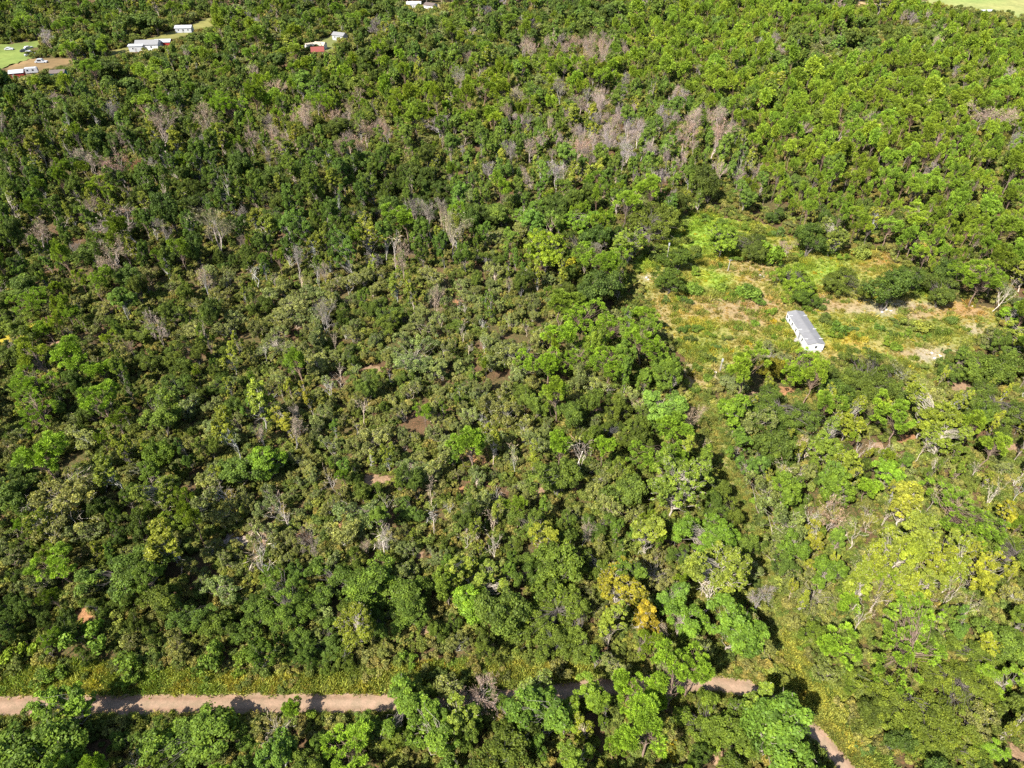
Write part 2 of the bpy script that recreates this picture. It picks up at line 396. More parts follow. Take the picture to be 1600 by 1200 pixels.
YARDS = [  # grassy and sandy openings among the far trees
    ('yard', [(-60, 78), (0, 70), (40, 66), (66, 62), (68, 72), (45, 76), (52, 90), (28, 98), (0, 108), (-60, 112)], (.12, .155, .04), 'green'),
    ('yard', [(0, 108), (28, 97), (55, 91), (100, 91), (135, 91), (128, 97), (100, 101), (85, 104), (62, 113), (40, 118), (6, 108)], (.175, .12, .06), 'brown'),
    ('yard', [(160, 86), (185, 76), (205, 72), (225, 62), (262, 50), (285, 44), (330, 26), (334, 40), (318, 46), (280, 58), (262, 70), (240, 78), (200, 82), (175, 88)], (.145, .14, .045), 'straw'),
    ('yard', [(500, 60), (530, 53), (532, 62), (520, 78), (505, 83), (490, 80)], (.13, .14, .05), 'straw'),
    ('yard', [(1330, 3), (1366, 4), (1372, 9), (1340, 11)], (.28, .2, .11), 'sandy'),
    ('yard', [(640, 7), (690, 7), (690, 14), (640, 14)], (.24, .2, .1), 'pale'),
]
YARDG = [[tuple(at(px, py)[:2]) for px, py in y[1]] for y in YARDS]; FIELD = [tuple(at(px, py)[:2]) for px, py in FIELD_PX]

# ------------------------------------------------------------------ ground sheets
def noisy(nt, c0, c1, scale, p0=.35, p1=.65, det=5): return mixc(nt, ramp(nt, noise_n(nt, scale, det, .65), p0, p1), c0, c1)
m, nt, b = newmat('forest_floor')
base = noisy(nt, (.05, .036, .018), (.10, .066, .036), .25); grs = noisy(nt, (.035, .045, .014), (.07, .075, .025), .6)
fl = mixc(nt, ramp(nt, noise_n(nt, .06, 5, .6), .42, .56), base, grs)
fl = mixc(nt, ramp(nt, noise_n(nt, 2.5, 3, .7), .45, .75), fl, (.17, .085, .045))
nt.links.new(fl, b.inputs['Base Color']); b.inputs['Roughness'].default_value = .95; b.inputs['Specular IOR Level'].default_value = .1
bp = N(nt, 'ShaderNodeBump'); bp.inputs['Strength'].default_value = .8; bp.inputs['Distance'].default_value = .4
nt.links.new(noise_n(nt, 1.5, 5, .7), bp.inputs['Height']); nt.links.new(bp.outputs[0], b.inputs['Normal']); M['floor'] = m
def soil_mat(name, bump=.5, fine=2.2, amt=.35):
    m, nt, b = newmat(name)
    a = N(nt, 'ShaderNodeAttribute', attribute_type='GEOMETRY', attribute_name='soil')
    f = ramp(nt, noise_n(nt, fine, 6, .75), .3, .7); g = ramp(nt, noise_n(nt, fine*.22, 5, .65), .35, .68)
    c = mixc(nt, 1.0, a.outputs['Color'], mixc(nt, f, (1-amt, 1-amt, 1-amt), (1+amt, 1+amt, 1+amt)), 'MULTIPLY')
    c = mixc(nt, 1.0, c, mixc(nt, g, (.82, .86, .8), (1.18, 1.12, 1.1)), 'MULTIPLY')
    nt.links.new(c, b.inputs['Base Color']); b.inputs['Roughness'].default_value = .95; b.inputs['Specular IOR Level'].default_value = .1
    bp = N(nt, 'ShaderNodeBump'); bp.inputs['Strength'].default_value = bump; bp.inputs['Distance'].default_value = .25
    nt.links.new(noise_n(nt, fine*1.3, 5, .7), bp.inputs['Height']); nt.links.new(bp.outputs[0], b.inputs['Normal']); return m
M['meadow'] = soil_mat('meadow_grass_and_soil', 1.0, 1.7, .45); M['dirt'] = soil_mat('dirt_road', .35, 3.0, .13); M['turf'] = soil_mat('turf', .9, 1.4, .4); M['far_turf'] = soil_mat('far_turf', .3, .25, .25)

# the ground: one sheet to the horizon
gs = 9000.0
me = mesh_np('ground', [(-gs, -gs, 0), (gs, -gs, 0), (gs, gs, 0), (-gs, gs, 0)], [np.array([[0, 1, 2, 3]])], [M['floor']])
tag(link('ground', me), kind='structure')

def patch(name, poly, cell, z, mat, colfn, edge=1.0, test=None):
    xs = [p[0] for p in poly]; ys = [p[1] for p in poly]
    x0, x1, y0, y1 = min(xs)-2, max(xs)+2, min(ys)-2, max(ys)+2
    nx, ny = int((x1-x0)/cell)+1, int((y1-y0)/cell)+1
    ids = {}; V = []; F = []; C_ = []
    def vid(i, j):
        if (i, j) not in ids:
            x = x0+i*cell+rnd.uniform(-.3, .3)*cell; y = y0+j*cell+rnd.uniform(-.3, .3)*cell
            ids[i, j] = len(V); V.append((x, y, z)); C_.append((*colfn(x, y), 1))
        return ids[i, j]
    for i in range(nx):
        for j in range(ny):
            x, y = x0+(i+.5)*cell, y0+(j+.5)*cell
            xx = x+nz(x, y, .35, 3)*edge; yy = y+nz(x, y, .35, 9)*edge
            if (test(xx, yy) if test else inside(poly, xx, yy)):
                F.append((vid(i, j), vid(i+1, j), vid(i+1, j+1), vid(i, j+1)))
    o = link(name, mesh_np(name, V, [np.array(F)], [mat], attrs=dict(soil=np.array(C_)))); tag(o, kind='structure'); return o
def lerp(a, b, t): t = max(0., min(1., t)); return tuple(a[i]+(b[i]-a[i])*t for i in range(3))

# soil and grass colours of the clearing: (pixel x, y, radius x, radius y, colour, weight)
PINK, SAND, TAN, LIME, GRASS, ORNG, YEL, OLIVE = (.25, .165, .105), (.29, .24, .20), (.245, .205, .075), (.155, .26, .030), (.17, .205, .042), (.28, .15, .075), (.34, .275, .035), (.14, .165, .04)
MEAD = [(1095, 362, 50, 26, LIME, 1.3), (1110, 385, 50, 18, LIME, .8), (1010, 408, 26, 16, LIME, 1.1), (1115, 432, 28, 14, LIME, 1), (1125, 408, 26, 7, YEL, 1), (1285, 425, 50, 22, LIME, .8), (1260, 350, 60, 18, GRASS, 1),
        (1135, 415, 32, 10, PINK, 1.4), (1200, 425, 32, 14, PINK, 1), (1190, 432, 7, 3, SAND, 2.5), (1012, 434, 9, 5, SAND, 1.6), (1018, 430, 22, 12, TAN, 1), (1130, 480, 70, 16, PINK, 1.1), (1175, 495, 40, 16, PINK, 1.1),
        (1210, 470, 90, 9, PINK, .9), (1300, 478, 60, 9, PINK, 1.1), (1395, 483, 60, 9, SAND, 1.3), (1430, 490, 30, 8, PINK, 1.4), (1510, 483, 36, 12, ORNG, 1.3), (1530, 492, 18, 7, PINK, 1.3), (1060, 480, 22, 45, TAN, .8),
        (1030, 490, 14, 30, PINK, .6), (1100, 525, 40, 22, OLIVE, .7), (1095, 507, 24, 10, YEL, .8), (1325, 527, 20, 12, YEL, 1.5), (1325, 535, 14, 6, ORNG, .8), (1420, 520, 75, 16, OLIVE, 1.4), (1300, 515, 30, 14, GRASS, 1), (1380, 540, 60, 9, TAN, 1),
        (1455, 556, 26, 12, SAND, 1.7), (1425, 553, 24, 9, PINK, 1.3), (1062, 576, 10, 7, SAND, 2), (1120, 583, 16, 9, SAND, 1.6), (1085, 600, 16, 20, PINK, 1.2), (1525, 515, 20, 8, SAND, 1), (1210, 505, 40, 14, TAN, .9), (1385, 405, 40, 12, ORNG, .6)]
def mead_col(x, y):
    px, py, _ = pix(x, y)
    px += nz(x, y, .12, 1)*16+nz(x, y, .5, 2)*14; py += nz(x, y, .12, 5)*8+nz(x, y, .5, 6)*7
    t = .5+.9*nz(x, y, .09, 20)
    c = lerp(GRASS, TAN, t+.1); c = lerp(c, YEL, (nz(x, y, .16, 31)-.25)*1.3); c = lerp(c, OLIVE, (nz(x, y, .3, 37)-.2)*1.5)
    W = .75; acc = [v*W for v in c]
    for (cx, cy, rx, ry, cc, ww) in MEAD:
        d = ((px-cx)/rx)**2+((py-cy)/ry)**2
        if d < 6:
            k = ww*math.exp(-d*1.1)*1.5; W += k
            for i in range(3): acc[i] += cc[i]*k
    return tuple(v/W for v in acc)
MEADOW_O = patch('meadow', CLEAR, 1.0, .02, M['meadow'], mead_col, 2.2)

def road_col(x, y):
    d = seg_dist(ROAD, x, y); c = lerp((.225, .155, .108), (.255, .183, .132), nz(x, y, .08, 2)+.5)
    rut = math.exp(-((d-.95)/.38)**2); c = lerp(c, (.175, .112, .076), rut*(.75+.7*nz(x, y, .13, 8)))
    c = lerp(c, (.23, .19, .10), (d-1.55)/.7); return c
patch('dirt_road', [(-190, 10), (70, 75)], .36, .06, M['dirt'], road_col, .75, lambda x, y: seg_dist(ROAD, x, y) < 1.9)
def trail_col(x, y):
    d = seg_dist(TRAIL, x, y); c = lerp((.25, .20, .09), (.165, .195, .05), .5+nz(x, y, .1, 4)*1.1)
    return lerp(c, (.17, .185, .045), (d-1.3)/1.3)
tr_x = [p[0] for p in TRAIL]; tr_y = [p[1] for p in TRAIL]
patch('grass_trail', [(min(tr_x)-4, min(tr_y)-4), (max(tr_x)+4, max(tr_y)+4)], .7, .04, M['turf'], trail_col, .9, lambda x, y: seg_dist(TRAIL, x, y) < 2.2)
def verge_col(x, y):
    px, py, _ = pix(x, y); c = lerp((.15, .195, .04), (.24, .23, .06), .5+nz(x, y, .13, 6)*1.1)
    return lerp(c, (.45, .40, .35), (nz(x, y, .2, 15)-.22)*3*(1 if py < 1052 and px < 330 else 0))
patch('grass_verge', VERGE, .8, .03, M['turf'], verge_col, .9)
patch('weedy_verge', BEND, .8, .03, M['turf'], lambda x, y: lerp((.14, .18, .04), (.24, .22, .065), .5+nz(x, y, .12, 16)), .9)
patch('far_field', FIELD, 6.0, .03, M['far_turf'], lambda x, y: lerp((.155, .215, .06), (.225, .225, .085), .5+nz(x, y, .02, 12)*1.3), 4)
for (nm, _, c, _), g in zip(YARDS, YARDG):
    patch(nm, g, 2.5, .03, M['far_turf'], lambda x, y, c=c: lerp(tuple(v*.85 for v in c), tuple(v*1.15 for v in c), .5+nz(x, y, .05, 18)), 2)
# bare soil showing between the small oaks
BARE_PX = [(590, 752, 26, 10, PINK), (365, 848, 20, 10, SAND), (600, 700, 8, 5, ORNG), (545, 720, 16, 6, ORNG), (580, 578, 16, 8, PINK), (615, 498, 9, 5, ORNG), (660, 520, 9, 5, ORNG), (745, 720, 12, 8, ORNG), (722, 765, 8, 8, ORNG), (1040, 815, 14, 5, ORNG), (900, 770, 10, 8, ORNG),
           (845, 770, 10, 6, PINK), (525, 835, 14, 14, ORNG), (480, 840, 22, 8, ORNG), (415, 842, 10, 10, PINK), (655, 868, 12, 6, PINK), (130, 965, 16, 14, ORNG), (90, 955, 12, 8, ORNG), (1410, 685, 22, 8, ORNG), (1370, 700, 16, 9, PINK), (1500, 610, 22, 16, PINK), (1575, 700, 20, 10, PINK), (1230, 612, 30, 7, ORNG),
           (870, 635, 22, 7, TAN), (935, 645, 10, 6, PINK), (690, 650, 8, 4, PINK), (665, 985, 9, 9, PINK), (240, 758, 20, 6, PINK), (710, 475, 9, 6, ORNG), (335, 540, 10, 5, PINK), (235, 560, 14, 6, PINK), (85, 540, 14, 8, PINK), (20, 530, 22, 12, YEL), (50, 512, 12, 10, YEL), (1180, 620, 12, 10, PINK), (1085, 770, 9, 5, PINK),
           (610, 880, 14, 5, PINK), (1195, 690, 12, 14, TAN), (455, 1022, 5, 4, SAND), (255, 1020, 7, 4, SAND), (5, 1030, 12, 6, SAND), (1120, 1182, 22, 12, PINK), (1585, 1182, 26, 18, PINK), (760, 1080, 14, 5, PINK)]
BAREG = []
for k, (px, py, rx, ry, c) in enumerate(BARE_PX):
    q = at(px, py); zc = pix(q.x, q.y)[2]; a = rx*zc/FPX; bb = (at(px, py-ry).y-at(px, py+ry).y)/2; BAREG.append((q.x, q.y, a, bb))
    patch('bare_soil', [(q.x-a*1.4, q.y-bb*1.4), (q.x+a*1.4, q.y+bb*1.4)], .7, .012, M['meadow'], lambda x, y, c=c: lerp(tuple(v*.8 for v in c), c, .6+nz(x, y, .4, 5)), .9,
          lambda x, y, q=q, a=a, bb=bb: ((x-q.x)/a)**2+((y-q.y)/bb)**2 < 1)
# ------------------------------------------------------------------ what grows where (outlines as the photograph shows the crowns)
T_ = dict(pine=(.142, .212, .021), oak=(.076, .112, .019), scrub=(.146, .168, .052), leaf=(.092, .146, .021), gold=(.170, .203, .026), bare=(.275, .24, .205), snag=(.48, .43, .36), bush=(.115, .155, .022))
BARK = dict(pine=(.20, .15, .12), oak=(.12, .11, .10), scrub=(.36, .33, .28), leaf=(.34, .31, .27), gold=(.42, .39, .34), bare=(.34, .30, .27), snag=(.55, .50, .45), bush=(.15, .12, .09))
ZONES = [  # name, outline, weights, spacing, height factor, tint factor
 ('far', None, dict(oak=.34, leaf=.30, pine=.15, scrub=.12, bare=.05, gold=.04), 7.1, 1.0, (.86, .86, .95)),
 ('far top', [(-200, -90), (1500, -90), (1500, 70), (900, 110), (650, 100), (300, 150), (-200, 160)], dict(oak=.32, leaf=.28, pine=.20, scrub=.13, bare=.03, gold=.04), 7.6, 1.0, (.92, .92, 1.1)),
 ('pine stand', [(945, 70), (1130, 0), (1340, 22), (1440, 5), (1800, 110), (1800, 430), (1440, 410), (1350, 385), (1215, 320), (1160, 240), (1090, 160), (960, 125)], dict(pine=.87, oak=.06, leaf=.04, bare=.015, gold=.015), 5.2, .95, (1.10, 1.10, 1.2)),
 ('upper grey patch', [(1200, 60), (1320, 45), (1420, 30), (1600, 60), (1500, 70), (1330, 90), (1250, 130), (1200, 110)], dict(scrub=.4, oak=.3, leaf=.2, bare=.06, pine=.04), 6.5, .9, (1.1, 1.08, 1.2)),
 ('centre mixed', [(400, 100), (950, 90), (1090, 160), (1000, 150), (760, 200), (640, 190), (380, 190)], dict(pine=.36, oak=.26, leaf=.2, bare=.06, scrub=.06, gold=.06), 6.5, 1.0, (1.02, 1.02, .95)),
 ('upper bare patch', [(815, 72), (860, 62), (920, 60), (972, 68), (975, 88), (930, 98), (870, 96), (815, 86)], dict(bare=.85, leaf=.15), 5.5, .95, (1.05, .95, .92)),
 ('bare belt', [(400, 185), (560, 180), (640, 200), (640, 232), (560, 250), (380, 235)], dict(bare=.55, leaf=.24, oak=.16, gold=.05), 6.0, .95, (1.05, .95, .9)),
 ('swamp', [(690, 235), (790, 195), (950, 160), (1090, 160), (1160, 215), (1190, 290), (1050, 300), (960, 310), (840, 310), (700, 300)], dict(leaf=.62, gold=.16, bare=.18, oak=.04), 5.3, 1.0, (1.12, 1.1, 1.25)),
 ('swamp bare', [(810, 200), (950, 142), (990, 128), (1055, 130), (1075, 150), (1130, 180), (1145, 210), (1130, 235), (1020, 240), (900, 245), (805, 240)], dict(bare=.48, leaf=.46, gold=.06), 5.3, .95, (1.08, 1.05, 1.15)),
 ('dark hardwood', [(-300, 190), (120, 200), (380, 235), (560, 255), (700, 270), (740, 300), (740, 380), (700, 410), (375, 415), (-300, 420)], dict(leaf=.50, oak=.27, bare=.08, gold=.10, pine=.05), 5.7, 1.08, (.76, .78, .8)),
 ('mid hardwood', [(700, 290), (1000, 290), (1060, 330), (1000, 395), (880, 450), (720, 420)], dict(leaf=.45, oak=.30, scrub=.1, pine=.1, bare=.05), 5.7, 1.0, (1.0, 1.05, 1.05)),
 ('left scrub', [(-300, 420), (380, 415), (360, 560), (200, 600), (-300, 620)], dict(scrub=.46, oak=.26, pine=.12, leaf=.10, bare=.04, gold=.02), 4.8, .92, (.98, .96, .95)),
 ('left wood', [(-300, 580), (200, 590), (350, 560), (290, 1030), (-300, 1030)], dict(scrub=.34, oak=.32, leaf=.16, pine=.08, gold=.07, snag=.03), 4.5, .82, (.80, .81, .75)),
 ('scrub lot', [(375, 415), (880, 410), (860, 560), (800, 640), (800, 800), (730, 880), (290, 900), (330, 640)], dict(scrub=.72, oak=.08, gold=.05, leaf=.05, snag=.09, bare=.04, pine=.02), 4.0, 1.0, (.98, 1.0, 1.0)),
 ('lower lot', [(290, 870), (700, 870), (700, 1040), (280, 1050)], dict(oak=.50, scrub=.22, leaf=.14, gold=.10, snag=.04), 4.5, .8, (1.0, 1.05, .9)),
 ('middle wood', [(790, 600), (860, 540), (1000, 480), (1080, 600), (1150, 760), (1190, 900), (1180, 1050), (700, 1050), (700, 880), (800, 800)], dict(scrub=.30, oak=.30, leaf=.18, pine=.12, gold=.05, snag=.07, bare=.02), 4.6, .9, (1.05, 1.05, .95)),
 ('yellow wood', [(1130, 600), (1900, 560), (1900, 980), (1330, 985), (1220, 900), (1160, 780)], dict(gold=.56, scrub=.12, oak=.10, leaf=.10, pine=.05, snag=.13), 4.5, .85, (1.08, 1.05, 1)),
 ('corner wood', [(1270, 960), (1900, 960), (1900, 1500), (1380, 1500), (1330, 1120)], dict(oak=.34, gold=.26, pine=.12, leaf=.16, scrub=.1, snag=.02), 4.6, .8, (.95, .95, .95)),
 ('roadside wood', [(-300, 1118), (600, 1118), (740, 1085), (940, 1060), (1160, 1085), (1260, 1150), (1330, 1260), (1330, 1500), (-300, 1500)], dict(oak=.38, leaf=.24, pine=.16, scrub=.12, gold=.08, snag=.02), 4.3, .75, (1.05, 1.08, .95)),
]
PHRASE = {'far': 'in the far woods below the farm yards', 'far top': 'in the hazy woods along the top edge', 'pine stand': 'in the dense pine stand above the clearing', 'upper grey patch': 'in the greyish woods near the far field',
 'centre mixed': 'in the mixed woods below the red roofed house', 'upper bare patch': 'in the small grey patch within the upper woods', 'bare belt': 'in the grey leafless belt above the dark woods', 'swamp': 'in the bluish green wood behind the clearing', 'swamp bare': 'in the grey streaked wood beside the pine stand',
 'dark hardwood': 'in the tall dark woods behind the scrub', 'mid hardwood': 'in the tall wood bordering the clearing top', 'left scrub': 'in the low scrub before the tall dark woods', 'left wood': 'in the dark woods above the white verge edge', 'scrub lot': 'in the grey green scrub with reddish soil',
 'lower lot': 'in the dark oaks above the grassy verge', 'middle wood': 'in the wood between scrub and sandy trail', 'yellow wood': 'in the yellowish wood below the mobile home', 'corner wood': 'in the wood inside the road bend', 'roadside wood': 'in the roadside wood below the dirt road'}
KINDW = dict(pine=('pine_tree', 'pine tree', 'bright green pine', 'pines'), oak=('oak_tree', 'oak tree', 'dark round oak', 'oaks'), scrub=('scrub_oak', 'scrub oak', 'grey green scrub oak', 'scrub oaks'),
 leaf=('broadleaf_tree', 'broadleaf tree', 'green broadleaf tree', 'broadleaf trees'), gold=('yellowing_tree', 'yellow tree', 'yellow green pale trunked tree', 'yellowing trees'), bare=('leafless_tree', 'bare tree', 'leafless grey twiggy tree', 'leafless trees'),
 snag=('dead_tree', 'dead tree', 'bleached dead tree', 'dead trees'), bush=('shrub', 'shrub', 'low green shrub', 'shrubs'))
# ------------------------------------------------------------------ buildings, vehicles, poles
class MB:
    def __init__(s): s.V = []; s.F = []
    def quad(s, a, b, c, d):
        n = len(s.V); s.V += [a, b, c, d]; s.F.append((n, n+1, n+2, n+3))
    def box(s, x0, x1, y0, y1, z0, z1):
        n = len(s.V); s.V += [(x, y, z) for z in (z0, z1) for (x, y) in ((x0, y0), (x1, y0), (x1, y1), (x0, y1))]
        s.F += [tuple(n+i for i in f) for f in ((0, 3, 2, 1), (4, 5, 6, 7), (0, 1, 5, 4), (1, 2, 6, 5), (2, 3, 7, 6), (3, 0, 4, 7))]; return s
    def prism(s, pts, z0=None, axis=None):   # closed outline pts (list of (u, z)) extruded along y from z0 to axis
        n = len(s.V); k = len(pts)
        s.V += [(u, z0, z) for u, z in pts]+[(u, axis, z) for u, z in pts]
        s.F += [tuple(range(n, n+k))[::-1] if False else tuple(n+i for i in range(k)), tuple(n+k+i for i in reversed(range(k)))]
        s.F += [(n+i, n+k+i, n+k+(i+1) % k, n+(i+1) % k) for i in range(k)]; return s
    def build(s, name, mat, parent=None, smooth=False):
        me = bpy.data.meshes.new(name); me.from_pydata(s.V, [], s.F); me.materials.append(mat); me.update()
        import bmesh
        bm = bmesh.new(); bm.from_mesh(me); bmesh.ops.recalc_face_normals(bm, faces=bm.faces); bm.to_mesh(me); bm.free()
        return link(name, me, parent)
KEEP_CLEAR = []
def thing(name, label, cat, loc, rz=0, group=None):
    o = link(name, None, None, loc); o.rotation_euler.z = rz; tag(o, label, cat, group); return o

# the mobile home: long axis along local y, near end at y = 0
a, b = at(1288.5, 538, 2.75), at(1254, 487.5, 2.75); c_, d_ = at(1263, 538, 2.75), at(1231.6, 487.5, 2.75)
near, far_ = (a+c_)/2, (b+d_)/2
ax = (far_-near); Lm = ax.length; rzm = math.atan2(ax.y, ax.x)-math.pi/2; Wm = 4.5
print('mobile home length', round(Lm, 1), 'width', round((a-c_).length, 1), round((b-d_).length, 1))
mh = thing('mobile_home', 'long white mobile home with grey roof standing in the clearing', 'mobile home', (near.x, near.y, 0), rzm)
hw = Wm/2
wl = MB(); wl.box(-hw, hw, 0, Lm, .75, 2.75)
n = len(wl.V); wl.V += [(-hw, 0, 2.75), (hw, 0, 2.75), (0, 0, 3.25), (-hw, Lm, 2.75), (hw, Lm, 2.75), (0, Lm, 3.25)]; wl.F += [(n, n+1, n+2), (n+5, n+4, n+3)]
wall = wl.build('wall', M['white_siding'], mh)
MB().box(-hw+.12, hw-.12, .12, Lm-.12, 0, .75).build('skirting', M['skirt'], mh)
npan = 9
for k in range(npan):        # roof sheets either side of the ridge, each lapping the next
    y0, y1 = -.15+(Lm+.3)*k/npan, -.15+(Lm+.3)*(k+1)/npan; dz = .012*(k % 2)
    for sgn in (-1, 1):
        p = MB(); e = sgn*(hw+.12)
        p.V = [(e, y0+.01, 2.735+dz), (0, y0+.01, 3.27+dz), (0, y1-.01, 3.27+dz), (e, y1-.01, 2.735+dz), (e, y0+.01, 2.775+dz), (0, y0+.01, 3.31+dz), (0, y1-.01, 3.31+dz), (e, y1-.01, 2.775+dz)]
        p.F = [(0, 1, 2, 3), (4, 5, 6, 7), (0, 1, 5, 4), (1, 2, 6, 5), (2, 3, 7, 6), (3, 0, 4, 7)]
        p.build('roof_panel', M['roof_grey'] if (k*7+sgn) % 5 else M['roof_pale'], mh)
MB().box(-.09, .09, -.16, Lm+.16, 3.33, 3.36).build('ridge_cap', M['roof_pale'], mh)
for yy in (.14, .43, .86):
    for sgn in (-1, 1): MB().box(min(sgn*1.5, sgn*2.5), max(sgn*1.5, sgn*2.5), Lm*yy, Lm*yy+.1, 2.97, 3.02).build('roof_strap', M['white_trim'], mh).rotation_euler = (0, 0, 0)
def win(parent, x, y, z, w_, h, side):
    """window in the long wall (side -1/+1 in x) or the end wall (side 0 in -y)"""
    if side:
        f = MB().box(min(x, x+side*.05), max(x, x+side*.05), y-w_/2, y+w_/2, z-h/2, z+h/2).build('window', M['white_trim'], parent)
        MB().box(min(x+side*.02, x+side*.07), max(x+side*.02, x+side*.07), y-w_/2+.08, y+w_/2-.08, z-h/2+.08, z-.03).build('pane', M['window_glass'], f)
        MB().box(min(x+side*.02, x+side*.07), max(x+side*.02, x+side*.07), y-w_/2+.08, y+w_/2-.08, z+.03, z+h/2-.08).build('pane', M['window_glass'], f)
    else:
        f = MB().box(x-w_/2, x+w_/2, y-.05, y, z-h/2, z+h/2).build('window', M['white_trim'], parent)
        MB().box(x-w_/2+.08, x+w_/2-.08, y-.07, y-.02, z-h/2+.08, z-.03).build('pane', M['window_glass'], f)
        MB().box(x-w_/2+.08, x+w_/2-.08, y-.07, y-.02, z+.03, z+h/2-.08).build('pane', M['window_glass'], f)
for t in (.22, .52, .70, .83, .94): win(mh, -hw, Lm*t, 1.85, .8, 1.15, -1)
for t in (.2, .5, .8): win(mh, hw, Lm*t, 1.85, .8, 1.1, 1)
win(mh, .1, 0, 1.95, .75, 1.0, 0)
dr = MB().box(-hw-.05, -hw, Lm*.36-.45, Lm*.36+.45, .78, 2.65).build('door', M['door_grey'], mh); MB().box(-hw-.1, -hw-.05, Lm*.36+.3, Lm*.36+.36, 1.65, 1.75).build('handle', M['white_trim'], dr)
st = MB(); st.box(-hw-1.0, -hw-.02, Lm*.36-.6, Lm*.36+.6, 0, .25); st.box(-hw-.7, -hw-.02, Lm*.36-.6, Lm*.36+.6, .252, .5); st.build('steps', M['grey_pole'], mh)
q = (near+far_)/2
for t in (.1, .35, .6, .9): p = near+ax*t; KEEP_CLEAR.append((p.x, p.y, 3.2, 3))

def house(name, label, cat, px, py, L, W, H, rise, rz, wallm, roofm, wins=((0, .25), (0, .7)), door=True, group=None):
    p = at(px, py, H*.6); t = thing(name, label, cat, (p.x, p.y, 0), rz, group); KEEP_CLEAR.append((p.x, p.y, max(L, W)*.62, H))
    m_ = MB(); m_.box(-L/2, L/2, -W/2, W/2, 0, H)
    n = len(m_.V); m_.V += [(-L/2, -W/2, H), (-L/2, W/2, H), (-L/2, 0, H+rise), (L/2, -W/2, H), (L/2, W/2, H), (L/2, 0, H+rise)]; m_.F += [(n, n+2, n+1), (n+3, n+4, n+5)]
    m_.build('wall', wallm, t)
    ov = .35; sl_ = rise/(W/2)
    for sgn in (-1, 1):
        p_ = MB(); y = sgn*(W/2+ov); z = H-ov*sl_+.03
        p_.V = [(-L/2-ov, y, z), (L/2+ov, y, z), (L/2+ov, 0, H+rise+.03), (-L/2-ov, 0, H+rise+.03)]; p_.V += [(u, v, s+.09) for u, v, s in p_.V]
        p_.F = [(0, 1, 2, 3), (4, 5, 6, 7), (0, 1, 5, 4), (1, 2, 6, 5), (2, 3, 7, 6), (3, 0, 4, 7)]; p_.build('roof_slope', roofm, t)
    for _, u in wins:
        x = -L/2+L*u; f = MB().box(x-.5, x+.5, -W/2-.05, -W/2, H*.42, H*.8).build('window', M['white_trim'], t); MB().box(x-.42, x+.42, -W/2-.07, -W/2-.02, H*.45, H*.77).build('pane', M['window_glass'], f)
    if door: MB().box(-L/2+L*.48-.5, -L/2+L*.48+.5, -W/2-.05, -W/2, .02, min(2.1, H*.85)).build('door', M['door_grey'], t)
    return t
house('farm_house', 'white walled house with grey roof beside the straw coloured field', 'house', 232, 71, 13, 8, 3.4, 1.7, .12, M['white_siding'], M['roof_pale'])
house('white_shed', 'plain white shed wall left of the grey roofed house', 'shed', 214, 74, 8, 5, 3.2, .5, .1, M['tin_white'], M['tin_white'], ((0, .3),))
house('small_barn', 'small white roofed barn with red side beside the grey roofed house', 'barn', 256, 67, 9, 6, 2.8, 1.0, .1, M['red_paint'], M['tin_white'], ((0, .3),))
house('long_building', 'pale bluish white building at the far end of the straw field', 'building', 288, 45, 10, 6, 2.8, 1.0, .1, M['tin_white'], M['tin_white'], ((0, .2), (0, .5), (0, .8)))
house('red_shed', 'red shed with white tin roof below the brown yard', 'shed', 28, 117, 6.5, 5, 4.0, 1.0, .35, M['red_paint'], M['tin_white'], ((0, .25),))
house('teal_shed', 'teal shed with brown roof half hidden by trees', 'shed', 92, 116, 7, 5, 3.2, 1.0, .2, M['teal_paint'], M['roof_brown'], ((0, .3),))
house('red_roofed_house', 'red roofed house in the upper woods opening', 'house', 497, 82, 7, 6, 3.2, 1.8, .2, M['cream'], M['roof_red'])
house('cream_cottage', 'cream cottage beside the red roofed house', 'cottage', 489, 74, 8, 6, 3.0, 1.4, .5, M['white_siding'], M['cream'])
house('cream_outbuilding', 'cream outbuilding behind the red roofed house', 'outbuilding', 501, 72, 6, 5, 2.8, 1.2, -.2, M['white_siding'], M['cream'], ((0, .3),))
house('grey_roof_barn', 'grey roofed barn at the back of the upper woods opening', 'barn', 531, 57, 8, 5, 3.0, 1.2, -.4, M['tin_white'], M['roof_pale'])
house('white_roof_house', 'white roofed house on the top edge of the woods', 'house', 647, 8, 10, 7, 3.0, 1.2, .05, M['white_siding'], M['tin_white'])
house('dark_roof_house', 'white house with dark roof on the top edge', 'house', 673, 10, 8, 6, 3.0, 1.2, -.5, M['white_siding'], M['roof_brown'])
house('field_shelter', 'tiny white shelter at the edge of the far field', 'shelter', 1541, 19, 9, 4, 2.4, .6, .1, M['tin_white'], M['tin_white'], ((0, .5),), False)

